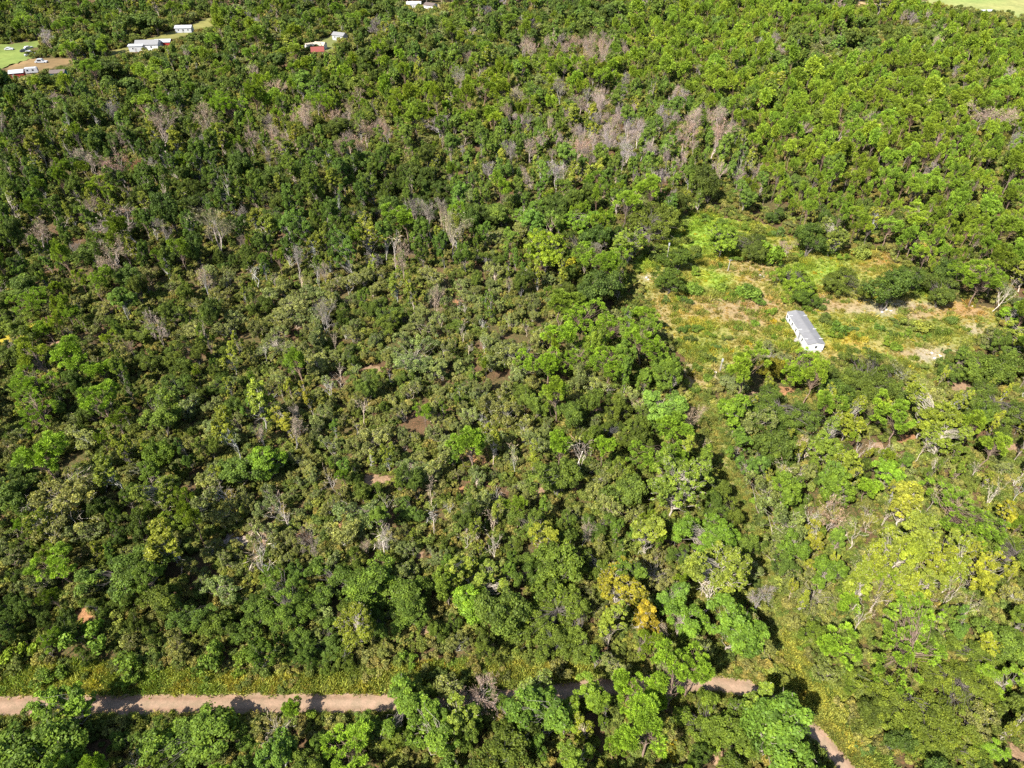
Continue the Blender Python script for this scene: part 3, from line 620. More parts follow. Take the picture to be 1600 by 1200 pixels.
def vehicle(name, label, cat, px, py, L, W, H, rz, mat, boxy=False, group=None):
    p = at(px, py, H*.5); t = thing(name, label, cat, (p.x, p.y, 0), rz, group); KEEP_CLEAR.append((p.x, p.y, L*.6, H))
    if boxy: prof = [(-L/2, .5), (L/2-.3, .5), (L/2, .9), (L/2-.15, H-.35), (L/2-.6, H), (-L/2+.3, H), (-L/2, H-.3)]
    else: prof = [(-L/2, .35), (L/2, .35), (L/2, .85), (L*.24, 1.0), (L*.1, H), (-L*.28, H), (-L*.42, 1.0), (-L/2, .95)]
    MB().prism(prof, -W/2, W/2).build('body', mat, t)
    if boxy:
        for u in (-.25, .15): MB().box(L*u-.45, L*u+.45, -W/2-.03, -W/2-.002, H*.5, H*.78).build('window', M['window_glass'], t)
        MB().box(L/2, L/2+1.3, -.06, .06, .4, .5).build('tow_bar', M['grey_pole'], t)
    else:
        MB().box(-L*.25, L*.08, -W/2-.03, -W/2-.002, 1.02, H-.1).build('window', M['window_glass'], t); MB().box(-L*.25, L*.08, W/2+.002, W/2+.03, 1.02, H-.1).build('window', M['window_glass'], t)
    for u in ((-.32, .32) if not boxy else (-.08, .08)):
        for sgn in (-1, 1):
            ww = MB(); k = 10; yy = sgn*(W/2-.1); pts = [(L*u+.34*math.cos(i*2*math.pi/k), .34+.34*math.sin(i*2*math.pi/k)) for i in range(k)]
            ww.prism(pts, yy-.11, yy+.11).build('wheel', M['tyre'], t)
    return t
vehicle('camper_trailer', 'white camper trailer parked on the brown yard', 'camper', 49, 110, 6.5, 2.6, 3.0, .35, M['tin_white'], True)
vehicle('pickup_truck', 'white vehicle at the trees beside the brown yard road', 'truck', 64, 95, 6.5, 2.2, 2.1, .1, M['tin_white'])
vehicle('parked_car', 'dark car parked at the top of the green yard', 'car', 38, 79, 4.8, 1.9, 1.5, .4, M['car_dark'])
vehicle('parked_car', 'silver car among the vehicles of the green yard', 'car', 44, 74, 4.8, 1.9, 1.5, .9, M['car_silver'])
vehicle('delivery_van', 'white van at the tree edge of the green yard', 'van', 47, 83, 6.5, 2.2, 2.6, .7, M['tin_white'])
vehicle('parked_car', 'silver car near the left edge of the green yard', 'car', 14, 76, 4.8, 1.9, 1.5, .1, M['car_silver'])

# slim service poles in the clearing
def pole(label, px0, py0, px1, py1, box):
    p = at(px0, py0); zc = pix(p.x, p.y)[2]; h = (py0-py1)*zc/FPX/.80
    t = thing('service_pole', label, 'pole', (p.x, p.y, 0)); V, F = tube([(0, 0, -.2), (0, 0, h*.5), (0, 0, h)], [.15, .13, .11], 8)
    link('post', mesh_np('post', V, [F], [M['grey_pole']], smooth=True), t)
    if box: MB().box(-.2, .2, -.16, .16, h-.7, h+.1).build('meter_box', M['tin_white'], t)
    else: MB().box(-.6, .6, -.05, .05, h-.35, h-.23).build('crossarm', M['grey_pole'], t)
pole('grey pole with pale box on top among the dark clearing oaks', 1042, 405, 1043.5, 383, True)
pole('leaning grey post on the pinkish soil of the upper clearing', 1137, 424, 1139.5, 407, False)
pole('pale post at the clearing edge above the sandy rubble', 1124, 583, 1126, 561, True)
# pale rubble lying about: single stones
RUB = [(1010, 434, 5), (1013, 437, 4), (1188, 431, 6), (1194, 433, 5), (1384, 484, 7), (1378, 488, 6), (1392, 486, 5), (1062, 576, 6), (1057, 579, 5), (1118, 582, 6), (1112, 586, 5), (1126, 588, 5), (1468, 556, 7), (1460, 560, 6), (1250, 968, 5), (1456, 552, 5), (1246, 964, 4), (365, 846, 7), (358, 851, 6), (372, 841, 6), (255, 1018, 6), (453, 1021, 6), (448, 1024, 5), (1518, 478, 5)]
LABR = {0: 'pale rubble stones beside the round dark oak', 2: 'pale rubble stones on the pinkish soil near the leaning post', 4: 'whitish stones on the grey soil strip behind the mobile home', 7: 'pale stones where the big pines shade the grass', 9: 'pale stones at the foot of the clearing edge post', 12: 'white stones on the sandy patch below the clearing', 14: 'small white stones beside the grass trail', 17: 'white stones on the sand in the scrub', 20: 'pale stones at the back of the grassy verge', 23: 'single pale stone on the orange soil'}
lab = None
for k, (px, py, wpx) in enumerate(RUB):
    lab = LABR.get(k, lab); q = at(px, py); s = wpx*pix(q.x, q.y)[2]/FPX; R = np.random.default_rng(k)
    lat = [(0, 0, 1)]+[(math.sin(a_)*math.cos(b_), math.sin(a_)*math.sin(b_), math.cos(a_)) for a_ in (.8, 1.6, 2.3) for b_ in np.arange(7)*.9]+[(0, 0, -1)]
    V = np.array(lat)*R.uniform(.75, 1.2, (len(lat), 1))*[s*.5, s*.38, s*.24]
    F3 = [(0, 1+i, 1+(i+1) % 7) for i in range(7)]+[(22, 15+(i+1) % 7, 15+i) for i in range(7)]; F4 = [(1+r_*7+i, 8+r_*7+i, 8+r_*7+(i+1) % 7, 1+r_*7+(i+1) % 7) for r_ in range(2) for i in range(7)]
    o = link('rubble_stone', mesh_np('rubble_stone', V, [np.array(F3), np.array(F4)], [M['rubble']]), None, (q.x, q.y, s*.1+.02)); tag(o, lab, 'stone', lab.replace('single ', '')); o.rotation_euler.z = R.uniform(0, 6)
# ------------------------------------------------------------------ trees one can point at: crown centre in photo pixels, crown width, kind, (tint factor), label, height factor
HERO = [
 # clearing
 (1045, 436, 42, 'oak', (.9, .95, .9), 'round dark oak standing alone at the near edge of the grassy clearing', .8),
 (1022, 345, 74, 'oak', (1.3, 1.15, 1.1), 'brownish green oak casting a shadow onto the lime green grass', .9),
 (1018, 388, 34, 'oak', (.9, .85, .9), 'small dark oak beside the pale topped pole in the clearing', .7),
 (1062, 402, 48, 'oak', (.8, .85, .8), 'low dark oak spreading right of the pale topped pole', .6),
 (1128, 368, 46, 'leaf', (1.5, 1.45, 1.2), 'light yellow green tree against dark oak in the clearing', .75),
 (1166, 386, 66, 'oak', (.85, .8, .95), 'wide dark oak in the middle of the upper clearing', .7),
 (1206, 396, 34, 'bush', (1.0, 1.2, .8), 'bright green bush at the end of the dark clearing oaks', 1.2),
 (1228, 383, 26, 'bare', (1, .85, .85), 'small pinkish leafless bush in the upper clearing', .6),
 (1270, 367, 48, 'oak', (.75, .85, .9), 'very dark oak at the foot of the pine stand', .95),
 (1304, 366, 38, 'gold', (.75, .8, 1.1), 'pale tree with white trunk beside very dark oak', .85),
 (1247, 440, 62, 'oak', (1.6, 1.65, 1), 'light green spreading tree standing alone above the mobile home', .8),
 (1262, 462, 40, 'oak', (.8, .9, .8), 'dark bush growing under the spreading light green tree', .6),
 (1325, 442, 64, 'oak', (1.1, 1.0, 1.0), 'olive rounded oak at the centre of the clearing\'s back edge', 1.0),
 (1395, 445, 60, 'oak', (.8, .9, 1.0), 'dark oak behind the grey bare soil strip', .95),
 (1432, 440, 62, 'oak', (.95, 1.0, 1.0), 'middle oak of the dark clump behind the soil', 1.0),
 (1465, 452, 50, 'oak', (1.0, .95, 1.1), 'oak with grey limbs ending the dark clump', 1.0),
 (1530, 424, 62, 'pine', (.9, .95, 1), 'deep green pine beside the orange soil corner', .8),
 (1578, 446, 34, 'snag', (1, 1, 1), 'cluster of bleached leaning trunks near orange soil', 1.1),
 (1594, 480, 36, 'leaf', (1.5, 1.6, 1), 'bright green tree at the clearing\'s far corner', .7),
 (1592, 522, 34, 'gold', (.95, 1.0, 1), 'yellowish tree where the clearing narrows to its end', .7),
 (1252, 570, 74, 'pine', (1.05, 1.1, 1), 'bright pine hiding the near corner of the mobile home', .8),
 (1168, 566, 56, 'pine', (1.0, 1.0, 1), 'tall pine at the clearing edge before the mobile home', .95),
 (1205, 558, 50, 'scrub', (1, 1, 1.1), 'grey green scrub oak between the two clearing edge pines', 1.2),
 (1345, 588, 86, 'oak', (1.05, 1.0, 1.05), 'broad dark oak below the mobile home\'s right end', .95),
 (1392, 602, 70, 'oak', (.95, .95, 1), 'broad oak beside the white sandy patch', .9),
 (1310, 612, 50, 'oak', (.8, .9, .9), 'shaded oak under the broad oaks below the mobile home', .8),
 (1528, 574, 54, 'oak', (1.3, 1.3, 1.2), 'sage green oak facing the end of the clearing', .9),
 (1572, 578, 48, 'oak', (1.15, 1.15, 1.1), 'second sage oak by the clearing end', .9),
 (1490, 580, 44, 'oak', (.9, .95, 1.0), 'small dark oak right of the white sandy patch', .8),
 (1568, 645, 96, 'oak', (.95, .95, 1.0), 'huge dark oak dome above the pinkish bare soil', .9),
 # pine clump left of the clearing
 (918, 492, 66, 'pine', (.95, 1.1, 1), 'topmost broad pine of the clump left of clearing', .95),
 (878, 520, 54, 'pine', (1.0, 1.1, 1), 'pine on the outer shoulder of the clump', .9),
 (960, 512, 58, 'pine', (.9, 1.0, 1), 'pine near the crest of the clump by the grass', .9),
 (845, 560, 66, 'pine', (1.0, 1.12, 1), 'bright pine at the low end of the pine clump', .9),
 (902, 556, 62, 'pine', (.95, 1.05, 1), 'pine in the heart of the clump', .9),
 (950, 558, 60, 'pine', (.9, 1.0, 1), 'lower pine with dead brown branch in the clump', .9),
 (1005, 490, 40, 'pine', (.95, 1.0, 1), 'small pine above the clump edge beside the grass', .7),
 (1010, 530, 66, 'pine', (.92, 1.0, 1), 'wide pine casting shade on the clearing\'s edge', .9),
 (1025, 578, 56, 'oak', (1.2, 1.3, 1.1), 'grey green oak below the pine clump', .8),
 (850, 385, 60, 'leaf', (1.7, 1.5, .9), 'light green tree with pale trunk above the scrub', 1.0),
 (897, 392, 62, 'oak', (1.0, 1.0, 1.0), 'dark tall oak next to the umbrella crowned pine', 1.1),
 (942, 398, 74, 'pine', (.85, .95, 1), 'flat umbrella crowned pine above the clearing corner', .75),
 (982, 378, 46, 'gold', (.85, 1.0, 1), 'yellow green tree at the clearing\'s top corner', .7),
 (915, 345, 56, 'leaf', (1.3, 1.5, 1.1), 'fresh green tree in the wood bordering the clearing', 1.0),
 (830, 335, 50, 'leaf', (1.1, 1.2, 1.2), 'rounded green tree above the centre of the wood', 1.0),
 # middle wood
 (1040, 640, 56, 'leaf', (1.3, 1.4, 1.7), 'bluish green tree at the head of the sandy trail', .8),
 (1060, 664, 48, 'pine', (.85, .95, 1), 'pine shading the upper sandy trail', .85),
 (877, 690, 28, 'pine', (.95, 1.15, 1), 'narrow bright pine beside the bare grey tree', 1.25),
 (945, 690, 30, 'pine', (1.0, 1.2, 1), 'slim light green young pine in the middle wood', 1.35),
 (905, 698, 38, 'snag', (.75, .68, .68), 'pinkish grey leafless tree between two narrow pines', 1.0),
 (1030, 705, 86, 'pine', (.8, .95, 1), 'large flat topped pine with bare crooked limbs', .75),
 (1066, 752, 78, 'gold', (.75, .9, 1), 'large fresh yellow green tree beside the trail', .8),
 (985, 765, 62, 'oak', (1.2, 1.2, 1.3), 'greyish oak below the large flat topped pine', .9),
 (1098, 832, 88, 'leaf', (1.12, 1.25, 1), 'wide bright green tree casting shade on the trail', .65),
 (1010, 825, 44, 'gold', (.9, .95, 1), 'yellow green tree beside a scrap of red soil', .8),
 (855, 830, 44, 'gold', (1.0, .95, .8), 'yellow leaved tree standing in dark middle wood', .9),
 (930, 822, 50, 'oak', (.9, 1.1, 1), 'deep green oak between yellow trees', .9),
 (1022, 890, 76, 'scrub', (1.1, 1.0, 1.0), 'grey twiggy oak above the green tree row', 1.1),
 (872, 880, 84, 'oak', (1.2, 1.2, 1.0), 'broad olive oak left of the grey twiggy oak', .85),
 (1118, 888, 90, 'gold', (.85, .9, 1), 'wide yellow green tree with white forked branches', .75),
 (1116, 902, 52, 'snag', (1.15, 1.15, 1.15), 'white branching trunk within wide yellow green crown', 1.1),
 (970, 916, 62, 'gold', (1.15, .92, .7), 'golden orange tree in the middle wood', .75),
 (1010, 966, 32, 'gold', (1.3, .88, .65), 'small orange tree below the golden one', .9),
 (850, 960, 110, 'oak', (1.3, 1.25, 1.1), 'very broad olive oak above the weedy road edge', .8),
 (905, 985, 80, 'oak', (1.35, 1.3, 1.2), 'olive oak hanging over the weedy road edge', .8),
 (1050, 935, 46, 'leaf', (1.2, 1.4, 1.6), 'bluish green rounded tree beside the golden tree', .8),
 (1072, 965, 56, 'leaf', (1.2, 1.5, 1.2), 'green tree between golden tree and trail', .8),
 (1150, 975, 80, 'leaf', (1.0, 1.3, 1.0), 'dark green dense tree left of the grass trail', .75),
 (735, 940, 50, 'leaf', (1.4, 1.5, 1), 'light green tree by the weeds at the road', .8),
 (770, 905, 46, 'gold', (.8, .9, 1), 'yellowish leafy tree at the middle wood\'s near edge', .8),
 (722, 885, 44, 'gold', (.9, .95, 1), 'yellow green tree with a dead tree behind it', .8),
 (725, 835, 30, 'snag', (1.1, 1.08, 1.05), 'bleached dead tree with upright branches', 1.15),
 (768, 845, 34, 'snag', (1.1, 1.08, 1.05), 'bleached dead tree with wide spreading branches', 1.0),
 # road side, near
 (1050, 1040, 64, 'pine', (.95, 1.1, 1), 'tall two trunked pine leaning over the road', 1.2),
 (1085, 1035, 58, 'pine', (.9, 1.0, 1), 'tall pine whose trunk shadow crosses the road', 1.2),
 (985, 1075, 56, 'pine', (1.0, 1.2, 1), 'bright pine hiding the middle of the dirt road', 1.0),
 (965, 1040, 40, 'scrub', (1.1, 1.1, 1.1), 'grey green oak on the road\'s far side', 1.2),
 (998, 1135, 80, 'pine', (.95, 1.1, 1), 'broad pine directly below the hidden road', .8),
 (840, 1118, 84, 'leaf', (.95, 1.1, 1), 'deep green tree below the shaded road gap', .7),
 (888, 1120, 46, 'leaf', (1.3, 1.25, .9), 'fresh yellowish green tree below the shaded road gap', .8),
 (1090, 1128, 76, 'oak', (1.3, 1.3, 1), 'olive oak below the tall two trunked pine', .8),
 (1185, 1105, 50, 'gold', (.85, 1.0, 1), 'yellow green tree in the crook of the road', .8),
 (1150, 1150, 70, 'oak', (1.2, 1.2, 1), 'oak inside the crook of the road', .8),
 (1222, 1150, 92, 'leaf', (1.0, 1.2, 1.1), 'big bright green tree beside the curving road end', .75),
 (1050, 1172, 30, 'bush', (2.4, 1.4, .6), 'orange tinged shrub on the bottom edge', 1.1),
 (540, 1168, 76, 'pine', (1.0, 1.2, 1), 'round bright pine on the bottom edge', .6),
 (622, 1100, 70, 'leaf', (1.05, 1.1, 1), 'broadleaf tree covering the road end', .75),
 (672, 1140, 76, 'leaf', (1.12, 1.15, 1), 'light green broad tree below the covered road', .75),
 (750, 1088, 60, 'bare', (.95, .85, .82), 'pinkish dead twiggy tree where the road disappears', .75),
 (790, 1110, 60, 'oak', (1.1, 1.3, 1), 'dense oak right of the pinkish dead tree', .8),
 (720, 1120, 50, 'gold', (.8, .9, 1), 'yellowish tree under the pinkish dead tree', .8),
 (432, 1135, 44, 'snag', (1, 1, 1), 'bleached leaning snag below the dirt road', .9),
 (456, 1104, 26, 'pine', (.9, 1.1, 1), 'small young pine at the lower road edge', .8),
 (487, 1116, 14, 'bush', (1, 1.1, 1), 'tiny sapling at the lower road edge', 1.2),
 (100, 1100, 66, 'leaf', (1.3, 1.35, 1.1), 'broadleaf tree leaning over the dirt road', .8),
 (62, 1170, 100, 'oak', (1.1, 1.3, 1), 'wide dark oak in the lower corner', .8),
 (280, 1172, 120, 'oak', (1.15, 1.3, 1), 'very wide oak below the dirt road', .5),
 (380, 1178, 66, 'oak', (1.05, 1.2, 1), 'oak right of the very wide roadside oak', .7),
 (345, 1128, 44, 'bush', (.7, .8, .8), 'dark bush row on the lower road edge', 1.1),
 (205, 1190, 30, 'snag', (1, 1, 1), 'pale snag on the bottom edge between oaks', .8),
 (600, 1150, 50, 'oak', (1.3, 1.2, 1), 'olive tree beside the round bright pine', .8),
 (655, 1082, 54, 'oak', (1.2, 1.15, 1), 'grey green oak closing off the open part of the road', .75),
 (705, 1080, 48, 'scrub', (1.1, 1.1, 1), 'scrub oak crown over the hidden road', 1.3),
 (830, 1075, 46, 'scrub', (1.0, 1.15, .9), 'scrub oak crown beside the shaded road gap', 1.3),
 (925, 1085, 48, 'leaf', (1.3, 1.3, 1), 'green crown over the road left of the bright pine', .8),
 (1030, 1085, 40, 'pine', (1.0, 1.1, 1), 'small pine crown over the hidden road', .9),
 # lower lot
 (455, 930, 104, 'oak', (1.1, 1.25, 1), 'very broad dark oak above the grassy verge', .75),
 (520, 915, 80, 'oak', (.95, 1.1, 1), 'deep green oak beside the very broad one', .8),
 (590, 912, 84, 'oak', (1.1, 1.2, 1), 'wide oak above the yellow leaved tree', .75),
 (640, 925, 70, 'oak', (1.1, 1.15, 1.05), 'oak at the end of the dark oak row', .8),
 (505, 1005, 60, 'oak', (.9, 1.1, 1), 'dark low oak touching the verge grass', .75),
 (462, 1000, 46, 'oak', (1.0, 1.1, 1.05), 'small dark oak next to a speck of sand', .75),
 (556, 978, 62, 'gold', (.85, .85, .8), 'tall yellow leaved tree before the dark oaks', .9),
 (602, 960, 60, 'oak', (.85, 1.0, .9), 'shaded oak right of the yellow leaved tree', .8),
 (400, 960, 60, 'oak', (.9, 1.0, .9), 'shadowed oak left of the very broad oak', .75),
 (340, 975, 52, 'oak', (1.0, 1.0, .8), 'olive oak above the verge bushes', .8),
 (330, 1032, 44, 'bush', (.8, .95, .9), 'round dark green bush on the grassy verge', 1.2),
 (372, 1040, 30, 'bush', (.9, 1.0, .8), 'small bush right of the round verge bush', 1.0),
 (395, 1015, 40, 'bush', (.8, .95, .8), 'dark bush at the back of the verge', 1.2),
 (640, 1030, 26, 'bush', (.8, 1.0, .8), 'little dark bush in the yellow verge grass', 1.1),
 (195, 1048, 46, 'bush', (.8, .95, .8), 'dark clump of verge bushes above the tree shadow', 1.0),
 (228, 1030, 34, 'bush', (.8, .95, .8), 'verge bush beside a strip of pale sand', 1.1),
 (30, 1018, 42, 'bush', (1.2, 1.3, .8), 'bright leafy bush at the verge\'s pale sand', 1.2),
 (78, 1058, 40, 'bush', (.75, .9, .8), 'flat dark bush in the verge grass', .8),
 (130, 995, 60, 'bush', (.8, 1.0, .9), 'broad low green bush above the white verge edge', 1.1),
 # left wood
 (190, 905, 96, 'oak', (1.05, 1.15, 1.25), 'big bluish dark oak above the verge', .85),
 (238, 880, 56, 'oak', (.8, .95, .9), 'dark oak right of the big bluish oak', .9),
 (55, 640, 76, 'pine', (.9, 1.1, 1), 'large bright pine in the left wood', .9),
 (145, 622, 54, 'pine', (.9, 1.1, 1), 'bright pine right of the large left wood pine', .9),
 (62, 700, 64, 'pine', (.9, 1.1, 1), 'pine with a fallen dead branch beside it', .9),
 (92, 872, 66, 'pine', (.9, 1.15, 1), 'low bright pine among dark oaks', .7),
 (100, 795, 100, 'scrub', (1.1, 1.0, .9), 'wide grey green oak mound in the left wood', .9),
 (18, 775, 70, 'oak', (.9, .95, 1), 'dark oak cut by the photo edge', .9),
 (245, 770, 56, 'gold', (.65, .72, .8), 'yellowish green leafy tree above the dark wood edge', .8),
 (245, 705, 40, 'oak', (1.1, 1.2, .8), 'compact green oak among the darker left wood', .9),
 (250, 640, 64, 'oak', (1.3, 1.3, 1.2), 'rounded grey green oak high in the left wood', .9),
 (270, 820, 50, 'oak', (1.3, 1.3, .9), 'olive oak at the left wood\'s edge', .9),
 (245, 850, 50, 'gold', (.95, .9, .8), 'yellow speckled tree above the big bluish oak', .8),
 (112, 755, 50, 'snag', (.85, .82, .78), 'fallen grey branches below the left wood pines', .6),
 (40, 470, 62, 'pine', (.85, 1.05, 1), 'flat green pine in the left scrub', .6),
 (66, 512, 26, 'pine', (.9, 1.1, 1), 'small pine beside the yellow weeds', .8),
 (112, 487, 26, 'pine', (.9, 1.1, 1), 'small bright pine in the left scrub', .8),
 (55, 590, 64, 'pine', (.9, 1.1, 1), 'upper bright pine of the left wood', .9),
 (112, 555, 46, 'pine', (.9, 1.05, 1), 'pine in the low scrub above the left wood', .8),
 (150, 575, 44, 'pine', (.95, 1.1, 1), 'second low pine above the left wood', .8),
 (28, 505, 50, 'oak', (1.4, 1.3, 1.2), 'spreading olive tree behind the yellow weeds', .7),
 (182, 352, 64, 'bare', (.8, .8, .82), 'wide grey leafless tree in the tall dark wood', .6),
 (98, 352, 28, 'snag', (1.0, .92, .9), 'pinkish bare tree with single white trunk', 1.2),
 (330, 345, 52, 'bare', (.72, .8, .55), 'greyish yellow half bare tree in the dark wood', 1.0),
 (55, 362, 36, 'bare', (.9, .85, .8), 'brownish bare tree at the dark wood\'s left', 1.0),
 (175, 395, 50, 'bare', (.9, .85, .75), 'brown bare tree below the wide grey one', .9),
 (617, 375, 30, 'snag', (1.15, 1.12, 1.0), 'white leafless tree with many upright branches', 1.25),
 (578, 362, 44, 'gold', (1.0, .95, .9), 'yellow crowned tree left of the white leafless tree', 1.0),
 (626, 335, 44, 'pine', (.85, 1.0, 1), 'umbrella pine above the white leafless tree', .85),
 (708, 350, 46, 'bare', (.85, .95, .7), 'olive grey half bare tree above the scrub', 1.0),
 (770, 368, 42, 'scrub', (1.05, 1.1, 1), 'grey green tall scrub oak at the wood edge', 1.6),
 # scrub lot
 (455, 485, 50, 'scrub', (1.25, 1.2, 1.3), 'pale silvery scrub oak at the scrub\'s upper part', 1.0),
 (650, 555, 84, 'scrub', (.95, 1.1, 1.15), 'largest scrub oak, broad and grey green', 1.0),
 (430, 540, 60, 'scrub', (.95, 1.0, 1), 'wide rounded scrub oak below the silvery one', 1.0),
 (445, 655, 30, 'gold', (1.1, .95, .8), 'yellow tree standing in the scrub', .8),
 (480, 615, 18, 'gold', (1.1, .9, .8), 'slender yellow topped tree in the scrub', 1.5),
 (515, 745, 26, 'snag', (1, 1, 1), 'twiggy grey snag in the scrub beside dark oak', 1.2),
 (435, 790, 40, 'snag', (1.05, 1.0, 1.0), 'tall grey dead tree leaning in the scrub', 1.2),
 (345, 768, 40, 'snag', (1.0, 1.0, 1.0), 'pale many stemmed snag near the white sand', 1.1),
 (410, 855, 40, 'snag', (1.05, 1.05, 1.05), 'white dead tree above the very broad oak', 1.1),
 (595, 845, 34, 'snag', (1.0, 1.0, 1.0), 'bare forked snag above the wide oak', 1.1),
 (560, 800, 60, 'scrub', (.8, .95, .95), 'dark rounded scrub oak near bare reddish soil', 1.0),
 (640, 740, 60, 'scrub', (.9, 1.05, 1.1), 'grey scrub oak right of the reddish soil patch', 1.0),
 (585, 685, 50, 'scrub', (1.15, 1.1, 1.1), 'pale scrub oak above the red soil scrap', 1.0),
 (375, 735, 60, 'oak', (1.1, 1.2, 1.3), 'bluish green oak above pale many stemmed snag', .8),
 (420, 720, 46, 'leaf', (1.15, 1.25, .9), 'fresh green tree in the scrub\'s centre', .7),
 (665, 640, 30, 'pine', (.85, 1.05, 1), 'young green pine at the scrub\'s right side', 1.1),
 (725, 690, 46, 'pine', (.9, 1.1, 1), 'bright young pine beside pinkish soil gaps', .9),
 # yellow wood
 (1232, 650, 96, 'oak', (.9, .95, 1), 'dark broad oak at the yellow wood\'s top', .85),
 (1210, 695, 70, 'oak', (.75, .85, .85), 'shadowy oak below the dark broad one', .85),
 (1330, 655, 50, 'gold', (.95, .95, .7), 'yellow tree with brighter right side', .9),
 (1292, 690, 52, 'gold', (.75, .9, .9), 'light green pale trunked tree left of yellow one', .9),
 (1398, 652, 56, 'pine', (.85, .95, 1), 'green pine above the red brown soil', .75),
 (1455, 640, 66, 'gold', (.85, .9, .8), 'yellow green tree between broad oak and oak dome', .8),
 (1475, 680, 50, 'gold', (.85, .95, .9), 'yellowish tree left of pinkish soil', .8),
 (1258, 692, 26, 'snag', (1.05, .98, .95), 'upright bleached stems below the dark broad oak', 1.1),
 (1222, 730, 26, 'snag', (1.05, 1.03, 1.0), 'short bleached snag on the yellow wood\'s edge', .9),
 (1276, 800, 34, 'snag', (1.05, 1.0, 1.0), 'tall bleached stump standing over yellow leaves', 1.2),
 (1305, 803, 46, 'bare', (1.25, 1.05, .85), 'tan leafless crown beside the tall bleached stump', .9),
 (1342, 835, 44, 'snag', (1.1, 1.1, 1.05), 'cluster of bleached stems left of yellow crowns', 1.2),
 (1358, 758, 36, 'pine', (.95, 1.15, 1), 'small pine with bare trunk in the yellow wood', .8),
 (1395, 735, 48, 'leaf', (1.4, 1.6, 1), 'rounded green tree in the yellow wood', .8),
 (1420, 785, 40, 'gold', (1.1, 1.0, 1.05), 'brightest yellow tree in the yellow wood', .8),
 (1440, 830, 47, 'gold', (.92, .95, 1.05), 'large yellow green tree below the brightest one', .9),
 (1400, 850, 40, 'gold', (.95, .97, 1.05), 'yellow green tree with white trunk below it', .9),
 (1478, 850, 37, 'gold', (.9, .95, 1.05), 'yellow green tree left of dark grey oak', .9),
 (1400, 905, 40, 'gold', (.92, .95, 1.05), 'lower yellow green tree above the huge pine', .9),
 (1450, 900, 40, 'gold', (.92, .95, 1.05), 'yellow green tree with several white stems', .9),
 (1500, 795, 106, 'pine', (.8, .98, 1), 'wide deep green pine in the yellow wood', .65),
 (1570, 850, 96, 'oak', (1.2, 1.15, 1.2), 'large dark grey green oak near the right edge', .8),
 (1535, 890, 60, 'gold', (1.15, 1.05, .8), 'pale yellow tree beneath the dark grey oak', .85),
 (1275, 840, 34, 'gold', (.98, .85, .7), 'small bright yellow tree under bleached stump', .7),
 (1582, 805, 30, 'gold', (1.2, 1.0, .7), 'yellow tree at the right edge beside wide pine', .8),
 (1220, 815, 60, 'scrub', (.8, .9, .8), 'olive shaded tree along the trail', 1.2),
 (1270, 935, 70, 'scrub', (1.0, .95, .95), 'greyish rounded oak right of the trail', 1.0),
 (1428, 862, 40, 'gold', (.95, 1.0, .8), 'narrow yellow green tree in the middle of the yellow crowns', 1.05),
 (1462, 872, 38, 'gold', (1.0, .97, .8), 'narrow yellow tree between two greener crowns', 1.1),
 (1500, 880, 40, 'gold', (.9, .95, .8), 'yellow green tree nearest the dark grey oak', 1.0),
 (1375, 880, 38, 'gold', (.95, .95, .8), 'narrow yellow green tree beside the bleached stems', 1.1),
 (1425, 925, 36, 'gold', (1.0, 1.0, .8), 'yellow green tree just above the white stems', 1.1),
 (1345, 905, 40, 'gold', (.9, .95, .85), 'yellow green tree left of the white stem group', 1.0),
 (1375, 935, 30, 'snag', (1.15, 1.1, 1.05), 'white bare trunk under the yellow crowns', 1.3),
 (1520, 945, 26, 'snag', (1.15, 1.1, 1.05), 'single white trunk right of the white stem group', 1.5),
 (1338, 880, 17, 'snag', (1.15, 1.1, 1.02), 'thin white stem standing among the yellow green crowns of the yellowish wood', 1.7),
 (1362, 815, 24, 'snag', (1.15, 1.1, 1.02), 'thin white stem standing among the yellow green crowns of the yellowish wood', 1.7),
 (1385, 800, 22, 'snag', (1.15, 1.1, 1.02), 'thin white stem standing among the yellow green crowns of the yellowish wood', 1.7),
 (1408, 880, 20, 'snag', (1.15, 1.1, 1.02), 'thin white stem standing among the yellow green crowns of the yellowish wood', 1.7),
 (1432, 890, 18, 'snag', (1.15, 1.1, 1.02), 'thin white stem standing among the yellow green crowns of the yellowish wood', 1.7),
 (1456, 930, 25, 'snag', (1.15, 1.1, 1.02), 'thin white stem standing among the yellow green crowns of the yellowish wood', 1.7),
 (1490, 925, 23, 'snag', (1.15, 1.1, 1.02), 'thin white stem standing among the yellow green crowns of the yellowish wood', 1.7),
 (1508, 905, 21, 'snag', (1.15, 1.1, 1.02), 'thin white stem standing among the yellow green crowns of the yellowish wood', 1.7),
 (1392, 965, 19, 'snag', (1.15, 1.1, 1.02), 'thin white stem standing among the yellow green crowns of the yellowish wood', 1.7),
 (1462, 770, 17, 'snag', (1.15, 1.1, 1.02), 'thin white stem standing among the yellow green crowns of the yellowish wood', 1.7),
 (1345, 700, 24, 'snag', (1.15, 1.1, 1.02), 'thin white stem standing among the yellow green crowns of the yellowish wood', 1.7),
 (1310, 660, 22, 'snag', (1.15, 1.1, 1.02), 'thin white stem standing among the yellow green crowns of the yellowish wood', 1.7),
 (1468, 720, 20, 'snag', (1.15, 1.1, 1.02), 'thin white stem standing among the yellow green crowns of the yellowish wood', 1.7),
 (1530, 730, 18, 'snag', (1.15, 1.1, 1.02), 'thin white stem standing among the yellow green crowns of the yellowish wood', 1.7),
 (1560, 760, 25, 'snag', (1.15, 1.1, 1.02), 'thin white stem standing among the yellow green crowns of the yellowish wood', 1.7),
 (1350, 960, 23, 'snag', (1.15, 1.1, 1.02), 'thin white stem standing among the yellow green crowns of the yellowish wood', 1.7),
